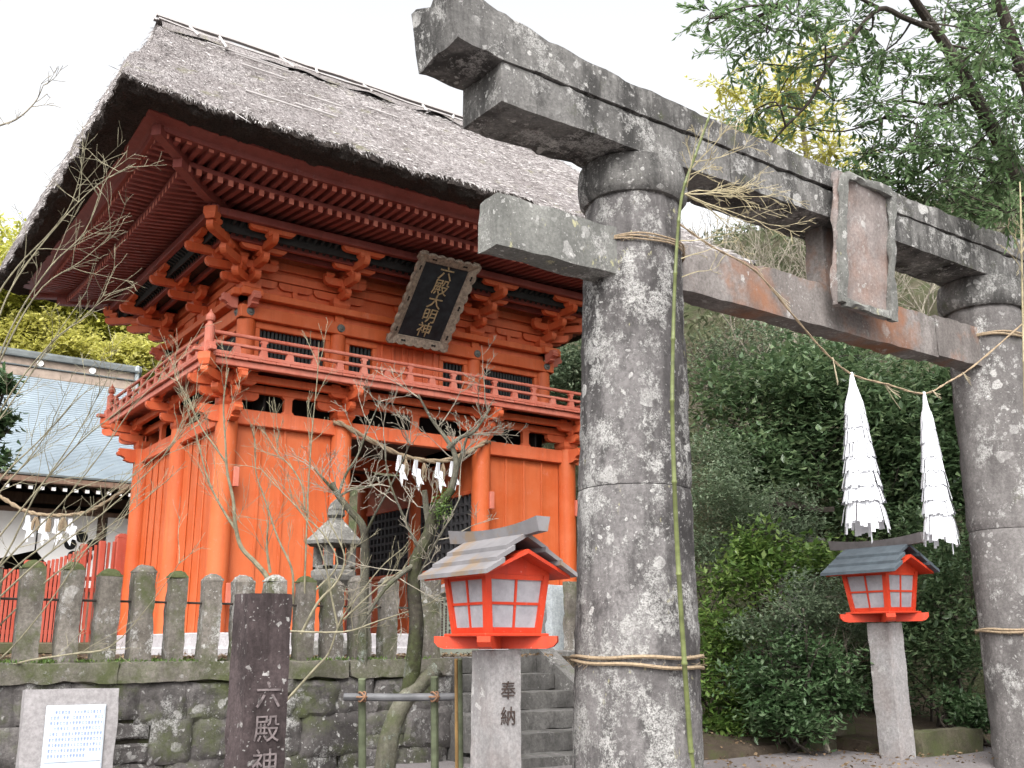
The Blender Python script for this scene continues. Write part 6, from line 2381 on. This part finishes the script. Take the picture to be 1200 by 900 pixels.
# undergrowth and bare saplings on the hillside
random.seed(91)
P, Dv = [], []
N_ = 0
while N_ < 42000:
    x, y = random.uniform(11, 30), random.uniform(4, 44)
    s_ = .95 * x + .3 * y
    if s_ < 14.8: continue
    if mnoise.noise(Vector((x * .5, y * .5, 9))) < -.22: continue
    z = hill_z(x, y)
    P.append((x, y, z + random.uniform(0, .35)))
    N_ += 1
P = np.array(P)
me = leaf_mesh('undergrowth', P, unit(len(P)) + np.array([-.3, -.3, .6]), unit(len(P)), rng.uniform(.10, .26, len(P)), rng.uniform(.04, .10, len(P)), 'leaf_hill')
tag(link('undergrowth', me), 'dry olive undergrowth covering the steep bank behind the torii', 'undergrowth', kind='stuff')
for k, (p, h, lb) in enumerate((((13.471, 12.541, 5.369), 2.6, 'bare leaning sapling on the bank just right of the left torii pillar'), ((12.568, 12.116, 4.717), 2.0, 'thin bare brush at the foot of the bank by the left torii pillar'),
                                 ((15.142, 12.802, 6.838), 3.4, 'bare grey sapling on the bank under the middle of the torii tie beam'), ((16.235, 12.519, 7.311), 3.4, 'bare grey sapling on the bank left of the torii tablet'),
                                 ((16.006, 14.266, 8.292), 3.0, 'bare sapling high on the bank above the tie beam'), ((17.463, 11.073, 7.163), 3.2, 'bare sapling on the bank right of the torii tablet'))):
    o = thing('bare_sapling', p, lb, 'tree')
    tw = MB()
    for q in range(7):
        twig(tw, Vector(p) + Vector((random.gauss(0, .3), random.gauss(0, .3), -.6)), Vector((random.gauss(0, .4), random.gauss(0, .4), 1)), h * random.uniform(.6, 1.0), .022, 2, up=.25, spread=.7, kids=6, wob=.15, minr=.005)
    tw.build('stems', 'twig_grey', o)

# ------------------------------------------------------------------ trees behind the hall, sunlight put into the yellow leaf colour
random.seed(95)
def hill_tree(label, p, r_, mat, h):
    o = thing('hill_tree', (p[0], p[1], p[2] - h), label, 'tree')
    MB().tube([(p[0], p[1], p[2] - h), (p[0] + .2, p[1], p[2] - h * .4), (p[0], p[1], p[2] + r_ * .4)], [.22, .16, .06], 8).build('trunk', 'dark_bark', o, True)
    lobes = [(p, r_)]
    for k in range(6):
        a = random.uniform(0, 6.28)
        lobes.append(((p[0] + r_ * .75 * math.cos(a), p[1] + r_ * .75 * math.sin(a), p[2] + random.uniform(-.5, .45) * r_), r_ * random.uniform(.4, .6)))
    foliage('crown', lobes, 20, 15, .24, mat, o, .22, .9)
    return o


for (p, r_, mat, h, lb) in (((6.053, 42.026, 14.450), 2.6, 'leaf_sunlit_yellow', 6.0, 'yellow-green tree at the far left behind the hall roof'),
                           ((7.899, 42.243, 13.637), 2.4, 'leaf_sunlit_yellow', 6.0, 'rounded yellow-green tree in the middle of the grove behind the hall ridge'),
                           ((9.612, 42.415, 13.273), 2.2, 'leaf_sunlit_yellow', 6.0, 'yellow-green tree right of the rounded one behind the hall ridge'),
                           ((11.371, 42.511, 13.049), 2.3, 'leaf_gold', 6.0, 'golden tree half hidden by the gate balcony behind the hall'),
                           ((4.795, 43.109, 13.807), 2.6, 'leaf_sunlit_yellow', 6.0, 'yellow tree cut by the left edge behind the hall'),
                           ((9.474, 38.114, 11.202), 1.2, 'leaf_gold', 6.0, 'small tree low behind the right end of the hall ridge'),
                           ((6.813, 39.793, 11.805), 1.5, 'leaf_gold', 6.0, 'low golden tree just above the hall ridge at left'),
                           ((17.646, 36.074, 7.421), 2.2, 'leaf_tree', 6.0, 'green tree seen through the gate passage'),
                           ((12.877, 41.561, 12.708), 2.4, 'leaf_gold', 6.0, 'golden tree hidden mostly behind the gate balcony')):
    hill_tree(lb, p, r_, mat, h)

# a bare twig against the sky at the left edge
random.seed(97)
tg = thing('bare_branch', (0.771, 8.933, 5.094), 'lone bare twig against the sky at the upper left edge', 'branch')
mb = MB()
pts = limb(mb, [(0.671, 9.035, 4.992), (0.923, 8.784, 5.231), (1.083, 8.646, 5.313), (1.190, 8.529, 5.449), (1.227, 8.460, 5.585)], .012, .003, 6)
for k in range(7):
    i = random.randrange(3, len(pts))
    twig(mb, pts[i], (pts[i] - pts[i - 1]).normalized() + Vector((random.gauss(0, .6), random.gauss(0, .3), random.gauss(0, .5))), random.uniform(.1, .28), .004, 1, up=.2, kids=3)
mb.build('twig', 'twig_grey', tg)

# fallen leaves on the terrace edge, the wall top and the gravel by the shrubs
n_ = 1500
P = np.column_stack([rng.uniform(-.8, 6.4, n_), 8.25 + rng.random(n_) ** 2 * 3.5, np.full(n_, 1.012) + rng.random(n_) * .02])
P2 = np.column_stack([rng.uniform(6.3, 10.5, 700), rng.uniform(5.2, 7.4, 700), np.full(700, .17)])
P2[:, 2] = np.where(P2[:, 1] > 6.7, .15 + np.clip((P2[:, 1] - 6.7) * .9, 0, .08) + np.clip((P2[:, 1] - 6.8), 0, 3) * .155, .16) + .01
P = np.concatenate([P, P2])
d = unit(len(P))
d[:, 2] *= .2
me = leaf_mesh('leaf_litter', P, d, unit(len(P)) * np.array([1, 1, .2]), rng.uniform(.025, .06, len(P)), rng.uniform(.015, .03, len(P)), 'leaf_litter')
tag(link('leaf_litter', me), 'brown fallen leaves scattered on the terrace and under the shrubs', 'leaf litter', kind='stuff')
# moss and small weeds on the wall coping
n_ = 3800
P = np.column_stack([rng.uniform(-1.2, 4.9, n_), rng.uniform(7.95, 8.27, n_), rng.uniform(.985, 1.0, n_)])
keep = np.array([mnoise.noise(Vector((p[0] * 3, p[1] * 3, 5))) > -.05 for p in P])
P = P[keep]
me = leaf_mesh('coping_moss', P, unit(len(P)) * .6 + np.array([0, -.2, .9]), unit(len(P)), rng.uniform(.012, .04, len(P)), rng.uniform(.006, .014, len(P)), 'leaf_bright')
tag(link('coping_moss', me), 'tufts of moss and small weeds along the wall coping', 'moss', kind='stuff')
